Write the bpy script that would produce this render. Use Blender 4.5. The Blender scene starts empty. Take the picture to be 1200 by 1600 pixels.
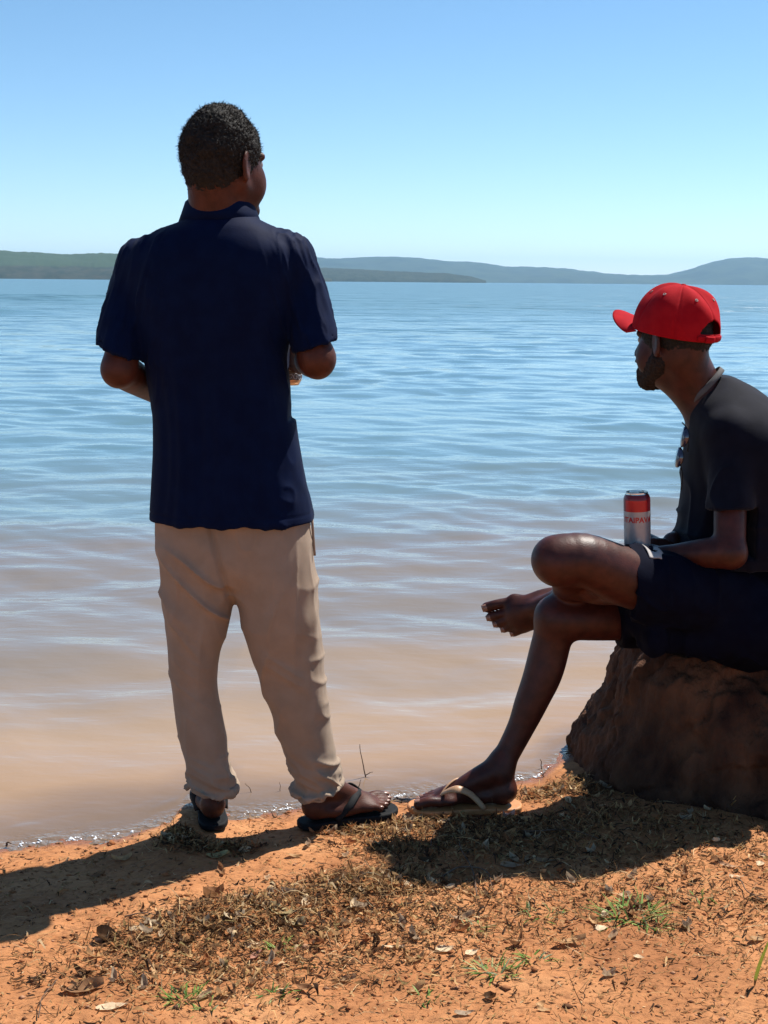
import bpy, math, random, time
import numpy as np
from mathutils import Vector
T0 = time.time()
random.seed(7)
RNG = np.random.default_rng(11)
scene = bpy.context.scene
COL = scene.collection

# ------------------------------------------------------------------ camera
CAM_H = 1.38
PITCH = math.radians(10.2)
ROLL = math.radians(0.52)
FOC = 2000.0                                   # focal length in photo pixels (photo 1200 x 1600)
Cc = np.array([0.0, 0.0, CAM_H])
Fv = np.array([0.0, math.cos(PITCH), -math.sin(PITCH)])
R0 = np.array([1.0, 0.0, 0.0])
U0 = np.array([0.0, math.sin(PITCH), math.cos(PITCH)])
Rv = math.cos(ROLL) * R0 + math.sin(ROLL) * U0
Uv = -math.sin(ROLL) * R0 + math.cos(ROLL) * U0
cam_data = bpy.data.cameras.new('camera')
cam_data.sensor_fit = 'HORIZONTAL'
cam_data.sensor_width = 24.0
cam_data.lens = 24.0 * FOC / 1200.0
cam_data.clip_start = 0.05
cam_data.clip_end = 60000.0
cam = bpy.data.objects.new('camera', cam_data)
COL.objects.link(cam)
from mathutils import Matrix
M3 = Matrix(((Rv[0], Uv[0], -Fv[0]), (Rv[1], Uv[1], -Fv[1]), (Rv[2], Uv[2], -Fv[2])))
cam.matrix_world = Matrix.Translation(Vector(Cc)) @ M3.to_4x4()
scene.camera = cam
scene.render.resolution_x = 768
scene.render.resolution_y = 1024

# ------------------------------------------------------------------ sky, sun, exposure
SUN_EL = math.radians(57.0)
SUN_DIR = np.array([0.775 * math.cos(SUN_EL), 0.632 * math.cos(SUN_EL), math.sin(SUN_EL)])
SUN_DIR /= np.linalg.norm(SUN_DIR)
world = bpy.data.worlds.new('World')
scene.world = world
world.use_nodes = True
wn = world.node_tree
wn.nodes.clear()
w_out = wn.nodes.new('ShaderNodeOutputWorld')
w_bg = wn.nodes.new('ShaderNodeBackground')
w_sky = wn.nodes.new('ShaderNodeTexSky')
w_sky.sky_type = 'NISHITA'
w_sky.sun_disc = False
w_sky.sun_elevation = SUN_EL
w_sky.sun_rotation = math.atan2(SUN_DIR[0], SUN_DIR[1])
w_sky.altitude = 3000.0
w_sky.air_density = 1.0
w_sky.dust_density = 0.0
w_sky.ozone_density = 2.0
w_bg.inputs['Strength'].default_value = 0.094
w_hs = wn.nodes.new('ShaderNodeHueSaturation')
w_hs.inputs['Saturation'].default_value = 1.10
w_hs.inputs['Hue'].default_value = 0.491
wn.links.new(w_sky.outputs[0], w_hs.inputs['Color'])
wn.links.new(w_hs.outputs[0], w_bg.inputs['Color'])
wn.links.new(w_bg.outputs[0], w_out.inputs['Surface'])
sun_data = bpy.data.lights.new('sun', 'SUN')
sun_data.energy = 5.0
sun_data.angle = math.radians(0.53)
sun_data.color = (1.0, 0.955, 0.88)
sun = bpy.data.objects.new('sun', sun_data)
COL.objects.link(sun)
sun.rotation_euler = Vector(SUN_DIR).to_track_quat('Z', 'Y').to_euler()
sun.location = (4, 3, 8)
scene.view_settings.view_transform = 'Standard'
scene.view_settings.look = 'None'
scene.view_settings.gamma = 1.0
scene.view_settings.use_curve_mapping = False
scene.view_settings.exposure = 0.75

# ------------------------------------------------------------------ measuring helpers (a point of the photo at a known depth)
def P(px, py, Y):
    d = Fv * FOC + Rv * (px - 600.0) + Uv * (800.0 - py)
    return Cc + d * (Y / d[1])

def PG(px, py, z=0.0):
    d = Fv * FOC + Rv * (px - 600.0) + Uv * (800.0 - py)
    return Cc + d * ((z - CAM_H) / d[2])

def A(*v):
    return np.array(v, dtype=float)

def nrm(v):
    v = np.asarray(v, dtype=float)
    return v / np.linalg.norm(v)

# ------------------------------------------------------------------ noise
def _hash(ix, iy, iz, seed):
    h = (ix.astype(np.int64) * 374761393 + iy.astype(np.int64) * 668265263 + iz.astype(np.int64) * 2147483647 + seed * 974634777) & 0xFFFFFFFF
    h = ((h ^ (h >> 13)) * 1274126177) & 0xFFFFFFFF
    h = ((h ^ (h >> 16)) * 2246822519) & 0xFFFFFFFF
    return ((h ^ (h >> 15)) & 0xFFFFFF) / float(0xFFFFFF)

def vnoise(p, seed=0):
    """value noise, -1..1"""
    f = np.floor(p)
    t = p - f
    t = t * t * t * (t * (t * 6 - 15) + 10)
    i = f.astype(np.int64)
    r = 0.0
    for dx in (0, 1):
        wx = t[..., 0] if dx else 1 - t[..., 0]
        for dy in (0, 1):
            wy = t[..., 1] if dy else 1 - t[..., 1]
            for dz in (0, 1):
                wz = t[..., 2] if dz else 1 - t[..., 2]
                r = r + wx * wy * wz * _hash(i[..., 0] + dx, i[..., 1] + dy, i[..., 2] + dz, seed)
    return r * 2 - 1

def fbm(p, octv=4, seed=0, gain=0.5):
    a, s, tot = 1.0, 0.0, 0.0
    for o in range(octv):
        s = s + a * vnoise(p * (2.03 ** o) + 17.3 * o, seed + o)
        tot += a
        a *= gain
    return s / tot

def sstep(a, b, x):
    t = np.clip((x - a) / (b - a), 0, 1)
    return t * t * (3 - 2 * t)

# ------------------------------------------------------------------ mesh and object helpers
def mesh_np(name, V, Fq, smooth=True):
    """V (n,3); Fq a list of index lists or an (m,3|4) array"""
    me = bpy.data.meshes.new(name)
    V = np.asarray(V, dtype=np.float32)
    if isinstance(Fq, np.ndarray):
        m, k = Fq.shape
        me.vertices.add(len(V))
        me.vertices.foreach_set('co', V.ravel())
        me.loops.add(m * k)
        me.loops.foreach_set('vertex_index', Fq.astype(np.int32).ravel())
        me.polygons.add(m)
        me.polygons.foreach_set('loop_start', np.arange(0, m * k, k, dtype=np.int32))
        try:
            me.polygons.foreach_set('loop_total', np.full(m, k, dtype=np.int32))
        except Exception:
            pass
        me.update(calc_edges=True)
        me.validate()
    else:
        me.from_pydata([tuple(float(c) for c in v) for v in V], [], [list(map(int, f)) for f in Fq])
        me.update()
    if smooth:
        me.polygons.foreach_set('use_smooth', np.ones(len(me.polygons), dtype=bool))
    return me

def add(name, me, mat=None, parent=None, loc=None, label=None, cat=None, group=None, kind=None):
    """link a mesh object; when loc is given the mesh is in world space and is moved so that its origin is at loc"""
    if mat is not None:
        for m in (mat if isinstance(mat, (list, tuple)) else [mat]):
            me.materials.append(m)
    o = bpy.data.objects.new(name, me)
    COL.objects.link(o)
    if loc is None and parent is None:
        n = len(me.vertices)
        co = np.empty(n * 3, dtype=np.float32)
        me.vertices.foreach_get('co', co)
        co = co.reshape(-1, 3)
        lo, hi = co.min(0), co.max(0)
        loc = ((lo[0] + hi[0]) / 2, (lo[1] + hi[1]) / 2, lo[2]) if kind is None else None
    if loc is not None and parent is None:
        n = len(me.vertices)
        co = np.empty(n * 3, dtype=np.float32)
        me.vertices.foreach_get('co', co)
        co = co.reshape(-1, 3) - np.asarray(loc, dtype=np.float32)
        me.vertices.foreach_set('co', co.ravel())
        me.update()
        o.location = [float(c) for c in loc]
    if parent is not None:
        wl = world_loc(parent)
        n = len(me.vertices)
        co = np.empty(n * 3, dtype=np.float32)
        me.vertices.foreach_get('co', co)
        co = co.reshape(-1, 3) - np.asarray(wl, dtype=np.float32)
        me.vertices.foreach_set('co', co.ravel())
        me.update()
        o.parent = parent
    if label: o['label'] = label
    if cat: o['category'] = cat
    if group: o['group'] = group
    if kind: o['kind'] = kind
    return o

def world_loc(o):
    l = np.array(o.location)
    while o.parent is not None:
        o = o.parent
        l = l + np.array(o.location)
    return l

def empty(name, loc, label, cat, group=None):
    o = bpy.data.objects.new(name, None)
    COL.objects.link(o)
    o.location = [float(c) for c in loc]
    o['label'] = label
    o['category'] = cat
    if group: o['group'] = group
    return o

# ------------------------------------------------------------------ signed distance modelling
class Sdf:
    def __init__(self, lo, hi, h):
        self.lo = np.asarray(lo, float)
        self.h = h
        self.n = np.ceil((np.asarray(hi, float) - self.lo) / h).astype(int) + 1
        self.F = np.full(self.n, 0.08, dtype=np.float32)

    def box(self, lo, hi):
        i0 = np.clip(np.floor((lo - self.lo) / self.h).astype(int), 0, self.n)
        i1 = np.clip(np.ceil((hi - self.lo) / self.h).astype(int) + 1, 0, self.n)
        if np.any(i1 <= i0):
            return None
        ax = [(self.lo[a] + self.h * np.arange(i0[a], i1[a])).astype(np.float32) for a in range(3)]
        X, Y, Z = np.meshgrid(*ax, indexing='ij', sparse=True)
        return (slice(i0[0], i1[0]), slice(i0[1], i1[1]), slice(i0[2], i1[2])), X, Y, Z

    def _mix(self, sl, d, k, op):
        f = self.F[sl]
        d = d.astype(np.float32)
        if op == 'add':
            if k > 0:
                hh = np.clip(0.5 + 0.5 * (f - d) / k, 0, 1)
                self.F[sl] = f * (1 - hh) + d * hh - k * hh * (1 - hh)
            else:
                self.F[sl] = np.minimum(f, d)
        elif op == 'sub':
            if k > 0:
                hh = np.clip(0.5 - 0.5 * (f + d) / k, 0, 1)
                self.F[sl] = f * (1 - hh) - d * hh + k * hh * (1 - hh)
            else:
                self.F[sl] = np.maximum(f, -d)
        elif op == 'cut':
            self.F[sl] = np.maximum(f, d)

    def cone(self, a, b, ra, rb, k=0.012, op='add', flat=None):
        """limb segment; flat=(axis, factor) squeezes its section along an axis"""
        a, b = np.asarray(a, float), np.asarray(b, float)
        m = max(ra, rb) * (1.0 if flat is None else max(1.0, flat[1])) + k + 0.03
        r = self.box(np.minimum(a, b) - m, np.maximum(a, b) + m)
        if r is None: return
        sl, X, Y, Z = r
        ba = b - a
        L2 = max(float(ba @ ba), 1e-9)
        px, py, pz = X - a[0], Y - a[1], Z - a[2]
        t = np.clip((px * ba[0] + py * ba[1] + pz * ba[2]) / L2, 0, 1)
        qx, qy, qz = px - t * ba[0], py - t * ba[1], pz - t * ba[2]
        d2 = qx * qx + qy * qy + qz * qz
        if flat is not None:
            n, s = nrm(flat[0]), flat[1]
            c = qx * n[0] + qy * n[1] + qz * n[2]
            d2 = np.maximum(d2 - c * c + (c / s) ** 2, 0)
            d = (np.sqrt(d2) - (ra + (rb - ra) * t)) * min(1.0, s)
        else:
            d = np.sqrt(d2) - (ra + (rb - ra) * t)
        self._mix(sl, d, k, op)

    def chain(self, pts, rs, k=0.012, op='add', flat=None):
        # one smooth limb: the joints are rounded by a curve, not by blending
        pts = np.asarray(pts, float); rs = np.asarray(rs, float)
        if len(pts) > 2 and flat is None:
            n = (len(pts) - 1) * 5 + 1
            pr = spline(np.column_stack([pts, rs, np.zeros(len(rs))])[:, :4], n)
            pts, rs = pr[:, :3], pr[:, 3]
        m = rs.max() + k + 0.03
        r = self.box(pts.min(0) - m, pts.max(0) + m)
        if r is None: return
        sl, X, Y, Z = r
        d = None
        for i in range(len(pts) - 1):
            a, ba = pts[i], pts[i + 1] - pts[i]
            L2 = max(float(ba @ ba), 1e-9)
            px, py, pz = X - a[0], Y - a[1], Z - a[2]
            t = np.clip((px * ba[0] + py * ba[1] + pz * ba[2]) / L2, 0, 1)
            q = np.sqrt((px - t * ba[0]) ** 2 + (py - t * ba[1]) ** 2 + (pz - t * ba[2]) ** 2) - (rs[i] + (rs[i + 1] - rs[i]) * t)
            d = q if d is None else np.minimum(d, q)
        self._mix(sl, d, k, op)

    def ell(self, c, r, ax=None, k=0.012, op='add'):
        c, r = np.asarray(c, float), np.asarray(r, float)
        if ax is None:
            ax = np.eye(3)
        ax = [nrm(v) for v in ax]
        m = r.max() + k + 0.03
        q = self.box(c - m, c + m)
        if q is None: return
        sl, X, Y, Z = q
        px, py, pz = X - c[0], Y - c[1], Z - c[2]
        k0 = 0.0; k1 = 0.0
        for i in range(3):
            t = px * ax[i][0] + py * ax[i][1] + pz * ax[i][2]
            k0 = k0 + (t / r[i]) ** 2
            k1 = k1 + (t / r[i] ** 2) ** 2
        k0 = np.sqrt(k0); k1 = np.sqrt(k1) + 1e-6
        d = k0 * (k0 - 1.0) / k1
        d = np.where(k0 < 0.05, -r.min(), d)
        self._mix(sl, d, k, op)

    def loft(self, zs, cx, cy, a, b, e=2.2, k=0.015, op='add', warp=None):
        """stack of (super)elliptic sections along z"""
        zs = np.asarray(zs, float)
        o = np.argsort(zs)
        zs = zs[o]
        cx, cy, a, b = [np.asarray(v, float)[o] for v in (cx, cy, a, b)]
        m = k + 0.03
        q = self.box(A((cx - a).min() - m, (cy - b).min() - m, zs[0] - m), A((cx + a).max() + m, (cy + b).max() + m, zs[-1] + m))
        if q is None: return
        sl, X, Y, Z = q
        z = Z.ravel().astype(float)
        zz = np.clip(z, zs[0], zs[-1])
        def ip(v):
            # monotone-ish cubic through the knots
            g = np.gradient(v, zs)
            i = np.clip(np.searchsorted(zs, zz) - 1, 0, len(zs) - 2)
            h = zs[i + 1] - zs[i]
            t = (zz - zs[i]) / h
            h00 = 2 * t ** 3 - 3 * t ** 2 + 1; h10 = t ** 3 - 2 * t ** 2 + t
            h01 = -2 * t ** 3 + 3 * t ** 2; h11 = t ** 3 - t ** 2
            return (h00 * v[i] + h10 * h * g[i] + h01 * v[i + 1] + h11 * h * g[i + 1]).reshape(1, 1, -1)
        CX, CY, AA, BB = ip(cx), ip(cy), ip(a), ip(b)
        u = np.abs(X - CX) / AA
        v = np.abs(Y - CY) / BB
        rr = (u ** e + v ** e) ** (1.0 / e) + 1e-6
        # distance estimate: radial excess divided by gradient length
        g = np.sqrt(((u / rr) ** (e - 1) / AA) ** 2 + ((v / rr) ** (e - 1) / BB) ** 2) + 1e-6
        d = (rr - 1.0) / g
        d = np.maximum(d, np.maximum(zs[0] - Z, Z - zs[-1]))
        self._mix(sl, d, k, op)

    def plane(self, p, n, lo=None, hi=None):
        """keep the side that n points away from"""
        p, n = np.asarray(p, float), nrm(n)
        q = self.box(self.lo if lo is None else np.asarray(lo, float), self.lo + self.h * self.n if hi is None else np.asarray(hi, float))
        sl, X, Y, Z = q
        d = (X - p[0]) * n[0] + (Y - p[1]) * n[1] + (Z - p[2]) * n[2]
        self._mix(sl, d, 0, 'cut')

    def mesh(self, disp=None, passes=1):
        F = self.F
        for a in range(3):                     # close at the domain border
            s = [slice(None)] * 3
            s[a] = 0; F[tuple(s)] = 0.05
            s[a] = -1; F[tuple(s)] = 0.05
        ins = F < 0
        c = np.zeros(np.array(F.shape) - 1, dtype=np.uint8)
        for dx in (0, 1):
            for dy in (0, 1):
                for dz in (0, 1):
                    c += ins[dx:F.shape[0] - 1 + dx, dy:F.shape[1] - 1 + dy, dz:F.shape[2] - 1 + dz]
        act = (c > 0) & (c < 8)
        idx = np.argwhere(act)
        vid = np.full(act.shape, -1, dtype=np.int32)
        vid[act] = np.arange(len(idx))
        acc = np.zeros((len(idx), 3)); cnt = np.zeros(len(idx))
        corners = [(x, y, z) for x in (0, 1) for y in (0, 1) for z in (0, 1)]
        val = {cc: F[idx[:, 0] + cc[0], idx[:, 1] + cc[1], idx[:, 2] + cc[2]].astype(float) for cc in corners}
        for c0 in corners:
            for a in range(3):
                if c0[a]: continue
                c1 = list(c0); c1[a] = 1; c1 = tuple(c1)
                v0, v1 = val[c0], val[c1]
                m = (v0 < 0) != (v1 < 0)
                t = np.where(m, v0 / np.where(m, v0 - v1, 1), 0)
                pt = np.array(c0, float)[None, :] + np.zeros((len(idx), 3))
                pt[:, a] += t
                acc[m] += pt[m]; cnt[m] += 1
        V = self.lo + self.h * (idx + acc / cnt[:, None])
        quads = []
        for a in range(3):
            s0 = [slice(None)] * 3; s1 = [slice(None)] * 3
            s0[a] = slice(0, -1); s1[a] = slice(1, None)
            i0, i1 = ins[tuple(s0)], ins[tuple(s1)]
            e = np.argwhere(i0 != i1)
            b_, c_ = (a + 1) % 3, (a + 2) % 3
            e = e[(e[:, b_] > 0) & (e[:, c_] > 0) & (e[:, b_] < F.shape[b_] - 1) & (e[:, c_] < F.shape[c_] - 1)]
            q = []
            for ob, oc in ((1, 1), (0, 1), (0, 0), (1, 0)):
                ee = e.copy(); ee[:, b_] -= ob; ee[:, c_] -= oc
                q.append(vid[ee[:, 0], ee[:, 1], ee[:, 2]])
            q = np.stack(q, 1)
            fl = i0[e[:, 0], e[:, 1], e[:, 2]]
            q[~fl] = q[~fl][:, ::-1]
            quads.append(q)
        Q = np.concatenate(quads)
        for _ in range(passes):                # light relaxation of the facets
            S = np.zeros_like(V); C = np.zeros(len(V))
            for i in range(4):
                np.add.at(S, Q[:, i], V[Q[:, (i + 1) % 4]]); np.add.at(C, Q[:, i], 1)
                np.add.at(S, Q[:, i], V[Q[:, (i + 3) % 4]]); np.add.at(C, Q[:, i], 1)
            V = V * 0.5 + 0.5 * S / np.maximum(C, 1)[:, None]
        if disp is not None:
            V = V + vnormals(V, Q) * disp(V)[:, None]
        return V, Q

def vnormals(V, Q):
    n = np.cross(V[Q[:, 2]] - V[Q[:, 0]], V[Q[:, 3]] - V[Q[:, 1]])
    N = np.zeros_like(V)
    for i in range(4):
        np.add.at(N, Q[:, i], n)
    return N / (np.linalg.norm(N, axis=1)[:, None] + 1e-12)

def sdf_obj(name, g, mat, parent=None, loc=None, disp=None, passes=1, **kw):
    V, Q = g.mesh(disp, passes)
    me = mesh_np(name, V, Q)
    return add(name, me, mat, parent, loc, **kw)

# ------------------------------------------------------------------ mesh parts
def tube(pts, rad, seg=8, flat=None, cap=True):
    """swept tube; rad scalar or list; flat=(normal, w, t) gives a ribbon section w x t"""
    pts = np.asarray(pts, float)
    n = len(pts)
    rad = np.full(n, rad) if np.isscalar(rad) else np.asarray(rad, float)
    V = []
    T = np.gradient(pts, axis=0)
    T /= np.linalg.norm(T, axis=1)[:, None] + 1e-12
    ref = A(0, 0, 1) if abs(T[0][2]) < 0.9 else A(1, 0, 0)
    u = nrm(np.cross(T[0], ref))
    for i in range(n):
        if flat is not None:
            nn = flat[0][i] if isinstance(flat[0], (list, np.ndarray)) and np.ndim(flat[0]) == 2 else flat[0]
            v = nrm(nn - T[i] * (T[i] @ nn)); u = np.cross(v, T[i])
        else:
            u = nrm(u - T[i] * (T[i] @ u)); v = np.cross(T[i], u)
        for s in range(seg):
            a = 2 * math.pi * s / seg
            if flat is not None:
                V.append(pts[i] + u * math.cos(a) * flat[1] * rad[i] + v * math.sin(a) * flat[2] * rad[i])
            else:
                V.append(pts[i] + (u * math.cos(a) + v * math.sin(a)) * rad[i])
    Fc = []
    for i in range(n - 1):
        for s in range(seg):
            a, b = i * seg + s, i * seg + (s + 1) % seg
            Fc.append((a, b, b + seg, a + seg))
    if cap:
        Fc.append(tuple(range(seg))[::-1]); Fc.append(tuple(range((n - 1) * seg, n * seg)))
    return np.array(V), Fc

def spline(pts, n):
    """Catmull-Rom through pts"""
    p = np.asarray(pts, float)
    p = np.vstack([2 * p[0] - p[1], p, 2 * p[-1] - p[-2]])
    out = []
    m = len(p) - 3
    for j in range(n):
        t = j / (n - 1) * m
        i = min(int(t), m - 1); t -= i
        a, b, c, d = p[i], p[i + 1], p[i + 2], p[i + 3]
        out.append(0.5 * (2 * b + (c - a) * t + (2 * a - 5 * b + 4 * c - d) * t * t + (3 * b - a - 3 * c + d) * t ** 3))
    return np.array(out)

def merge(parts):
    V, Fc, o = [], [], 0
    for v, f in parts:
        V.append(np.asarray(v, float))
        Fc += [tuple(int(i) + o for i in q) for q in f]
        o += len(v)
    return np.vstack(V), Fc

def lathe(prof, seg=48, c=(0, 0, 0)):
    V, Fc = [], []
    for r, z in prof:
        for s in range(seg):
            a = 2 * math.pi * s / seg
            V.append((c[0] + r * math.cos(a), c[1] + r * math.sin(a), c[2] + z))
    for i in range(len(prof) - 1):
        for s in range(seg):
            a, b = i * seg + s, i * seg + (s + 1) % seg
            Fc.append((a, b, b + seg, a + seg))
    return np.array(V), Fc

# ------------------------------------------------------------------ materials
def mat_new(name):
    m = bpy.data.materials.new(name)
    m.use_nodes = True
    nt = m.node_tree
    b = nt.nodes['Principled BSDF']
    return m, nt, b

def noise_mat(name, c1, c2, scale=40, rough=0.8, bump=0.0, bscale=200, bdist=0.002, stretch=(1, 1, 1), detail=5,
              spec=0.5, sheen=0.0, sss=0.0, sss_r=(0.02, 0.008, 0.004), lo=0.35, hi=0.65, metallic=0.0, coat=0.0):
    m, nt, b = mat_new(name)
    tc = nt.nodes.new('ShaderNodeTexCoord')
    mp = nt.nodes.new('ShaderNodeMapping')
    mp.inputs['Scale'].default_value = stretch
    nt.links.new(tc.outputs['Object'], mp.inputs['Vector'])
    n = nt.nodes.new('ShaderNodeTexNoise')
    n.inputs['Scale'].default_value = scale
    n.inputs['Detail'].default_value = detail
    nt.links.new(mp.outputs[0], n.inputs['Vector'])
    r = nt.nodes.new('ShaderNodeValToRGB')
    r.color_ramp.elements[0].position = lo; r.color_ramp.elements[0].color = (*c1, 1)
    r.color_ramp.elements[1].position = hi; r.color_ramp.elements[1].color = (*c2, 1)
    nt.links.new(n.outputs['Fac'], r.inputs['Fac'])
    nt.links.new(r.outputs['Color'], b.inputs['Base Color'])
    b.inputs['Roughness'].default_value = rough
    b.inputs['Specular IOR Level'].default_value = spec
    b.inputs['Metallic'].default_value = metallic
    b.inputs['Coat Weight'].default_value = coat
    if sheen:
        b.inputs['Sheen Weight'].default_value = sheen
        b.inputs['Sheen Roughness'].default_value = 0.5
    if sss:
        b.inputs['Subsurface Weight'].default_value = sss
        b.inputs['Subsurface Radius'].default_value = sss_r
        b.inputs['Subsurface Scale'].default_value = 0.5
    if bump:
        n2 = nt.nodes.new('ShaderNodeTexNoise')
        n2.inputs['Scale'].default_value = bscale
        n2.inputs['Detail'].default_value = 6
        nt.links.new(mp.outputs[0], n2.inputs['Vector'])
        bp = nt.nodes.new('ShaderNodeBump')
        bp.inputs['Strength'].default_value = bump
        bp.inputs['Distance'].default_value = bdist
        nt.links.new(n2.outputs['Fac'], bp.inputs['Height'])
        nt.links.new(bp.outputs[0], b.inputs['Normal'])
    return m

def cloth_mat(name, c1, c2, weave=1600, sheen=0.3, rough=0.85, spec=0.25):
    """woven cloth: colour noise and a fine thread relief"""
    m = noise_mat(name, c1, c2, scale=25, rough=rough, sheen=sheen, spec=spec, detail=8)
    nt = m.node_tree
    b = nt.nodes['Principled BSDF']
    tc = nt.nodes.new('ShaderNodeTexCoord')
    w1 = nt.nodes.new('ShaderNodeTexNoise'); w1.inputs['Scale'].default_value = weave / 3; w1.inputs['Detail'].default_value = 2
    w2 = nt.nodes.new('ShaderNodeTexNoise'); w2.inputs['Scale'].default_value = 60; w2.inputs['Detail'].default_value = 5
    nt.links.new(tc.outputs['Object'], w1.inputs['Vector']); nt.links.new(tc.outputs['Object'], w2.inputs['Vector'])
    b1 = nt.nodes.new('ShaderNodeBump'); b1.inputs['Strength'].default_value = 0.25; b1.inputs['Distance'].default_value = 0.0006
    b2 = nt.nodes.new('ShaderNodeBump'); b2.inputs['Strength'].default_value = 0.18; b2.inputs['Distance'].default_value = 0.002
    nt.links.new(w1.outputs['Fac'], b1.inputs['Height']); nt.links.new(w2.outputs['Fac'], b2.inputs['Height'])
    nt.links.new(b1.outputs[0], b2.inputs['Normal']); nt.links.new(b2.outputs[0], b.inputs['Normal'])
    return m

SKIN = noise_mat('skin_brown', (0.050, 0.0155, 0.009), (0.082, 0.026, 0.015), scale=34, rough=0.5, bump=0.5, bscale=320, bdist=0.0014, sss=0.1, spec=0.2)
SKIN2 = noise_mat('skin_dark_brown', (0.036, 0.0080, 0.0052), (0.066, 0.0160, 0.0095), scale=34, rough=0.46, bump=0.35, bscale=260, bdist=0.0014, sss=0.1, spec=0.3)
HAIR = noise_mat('hair_black', (0.006, 0.0052, 0.0045), (0.016, 0.013, 0.010), scale=140, rough=0.75, bump=0.6, bscale=420, bdist=0.003, spec=0.3)
BEARD = noise_mat('beard_black', (0.012, 0.009, 0.008), (0.03, 0.018, 0.013), scale=200, rough=0.8, bump=0.6, bscale=600, bdist=0.002, spec=0.2)
NAVY = cloth_mat('navy_cotton', (0.0006, 0.0042, 0.024), (0.0010, 0.0060, 0.031), sheen=0.02, spec=0.06, rough=0.7)
BLACKSHIRT = cloth_mat('faded_charcoal_cotton', (0.0030, 0.0036, 0.0090), (0.0055, 0.0062, 0.0135), sheen=0.06, spec=0.09, rough=0.8)
SHORTS = cloth_mat('dark_navy_shorts', (0.002, 0.0025, 0.009), (0.003, 0.0045, 0.013), sheen=0.0, spec=0.06)
KHAKI = cloth_mat('khaki_twill', (0.265, 0.195, 0.140), (0.295, 0.220, 0.162), sheen=0.05, rough=0.9)
CAPRED = cloth_mat('red_cap_cotton', (0.30, 0.004, 0.010), (0.38, 0.008, 0.013), weave=2400, sheen=0.0, spec=0.08)
GREYTRIM = cloth_mat('grey_trim', (0.30, 0.28, 0.27), (0.40, 0.37, 0.35), sheen=0.1)
BANDGREY = cloth_mat('grey_neckband', (0.075, 0.07, 0.07), (0.10, 0.095, 0.09), sheen=0.0)
RUBBER = noise_mat('black_rubber', (0.006, 0.006, 0.007), (0.011, 0.011, 0.012), scale=80, rough=0.75, spec=0.2, bump=0.2, bscale=500)
TAN = noise_mat('tan_rubber', (0.42, 0.17, 0.055), (0.50, 0.22, 0.08), scale=60, rough=0.55, bump=0.2, bscale=400)
TANSTRAP = noise_mat('pale_tan_strap', (0.36, 0.19, 0.095), (0.44, 0.25, 0.13), scale=60, rough=0.45, bump=0.1, bscale=400)
NAIL = noise_mat('nail', (0.20, 0.10, 0.07), (0.26, 0.14, 0.10), scale=60, rough=0.25)
EYEW = noise_mat('eye_white', (0.22, 0.18, 0.15), (0.30, 0.25, 0.21), scale=60, rough=0.15)
EYED = noise_mat('eye_dark', (0.015, 0.008, 0.005), (0.03, 0.015, 0.01), scale=60, rough=0.1)
ALU = noise_mat('aluminium', (0.75, 0.70, 0.60), (0.85, 0.80, 0.72), scale=50, rough=0.22, metallic=1.0)
COPPER = noise_mat('copper_can_base', (0.70, 0.42, 0.25), (0.80, 0.52, 0.32), scale=50, rough=0.3, metallic=0.7)
CANRED = noise_mat('can_red', (0.40, 0.010, 0.014), (0.46, 0.014, 0.018), scale=30, rough=0.3, metallic=0.15)
CANDARK = noise_mat('can_dark_red', (0.13, 0.012, 0.02), (0.17, 0.016, 0.025), scale=30, rough=0.3, metallic=0.2)
CANWHITE = noise_mat('can_silver_white', (0.32, 0.30, 0.31), (0.38, 0.36, 0.36), scale=30, rough=0.32, metallic=0.25)
CANBLACK = noise_mat('can_black', (0.010, 0.012, 0.016), (0.02, 0.02, 0.026), scale=30, rough=0.3)
CANORN = noise_mat('can_ornament', (0.30, 0.29, 0.31), (0.38, 0.37, 0.38), scale=30, rough=0.35, metallic=0.3)
LENS = noise_mat('dark_lens', (0.014, 0.012, 0.035), (0.02, 0.018, 0.05), scale=20, rough=0.06, spec=0.8, coat=0.5)
WIRE = noise_mat('black_metal', (0.01, 0.01, 0.012), (0.02, 0.02, 0.022), scale=50, rough=0.3, metallic=0.5)
TWIG = noise_mat('dead_twig', (0.07, 0.04, 0.025), (0.15, 0.09, 0.055), scale=90, rough=0.85, bump=0.5, bscale=300)

# ------------------------------------------------------------------ air
def make_haze():
    m = bpy.data.materials.new('haze_air')
    m.use_nodes = True
    nt = m.node_tree
    nt.nodes.clear()
    out = nt.nodes.new('ShaderNodeOutputMaterial')
    v = nt.nodes.new('ShaderNodeVolumePrincipled')
    v.inputs['Color'].default_value = (0.42, 0.70, 1.0, 1)
    v.inputs['Density'].default_value = HAZE_DENSITY
    v.inputs['Anisotropy'].default_value = 0.2
    nt.links.new(v.outputs[0], out.inputs['Volume'])
    x0, x1, y0, y1, z0, z1 = -11500, 11500, -600, 17500, -7.0, 330.0
    V = [(x, y, z) for x in (x0, x1) for y in (y0, y1) for z in (z0, z1)]
    Fc = [(0, 1, 3, 2), (4, 6, 7, 5), (0, 4, 5, 1), (2, 3, 7, 6), (0, 2, 6, 4), (1, 5, 7, 3)]
    add('haze', mesh_np('haze', V, Fc, smooth=False), m, kind='stuff')
HAZE_DENSITY = 6.0e-5

# ------------------------------------------------------------------ shoreline and ground
_sx = []; _sy = []
for px, py in ((-60, 1336), (0, 1328), (100, 1317), (190, 1306), (268, 1282), (288, 1257), (325, 1255), (360, 1278), (450, 1268), (540, 1255), (620, 1246), (760, 1232), (842, 1216), (872, 1188), (900, 1176), (1000, 1168), (1250, 1185)):
    g = PG(px, py, 0.0)
    _sx.append(g[0]); _sy.append(g[1])
_sx = np.array([-400, -60, -8] + _sx + [8, 60, 400]); _sy = np.array([-60, -8, 2.2] + _sy + [5.2, 14, 60])

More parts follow.
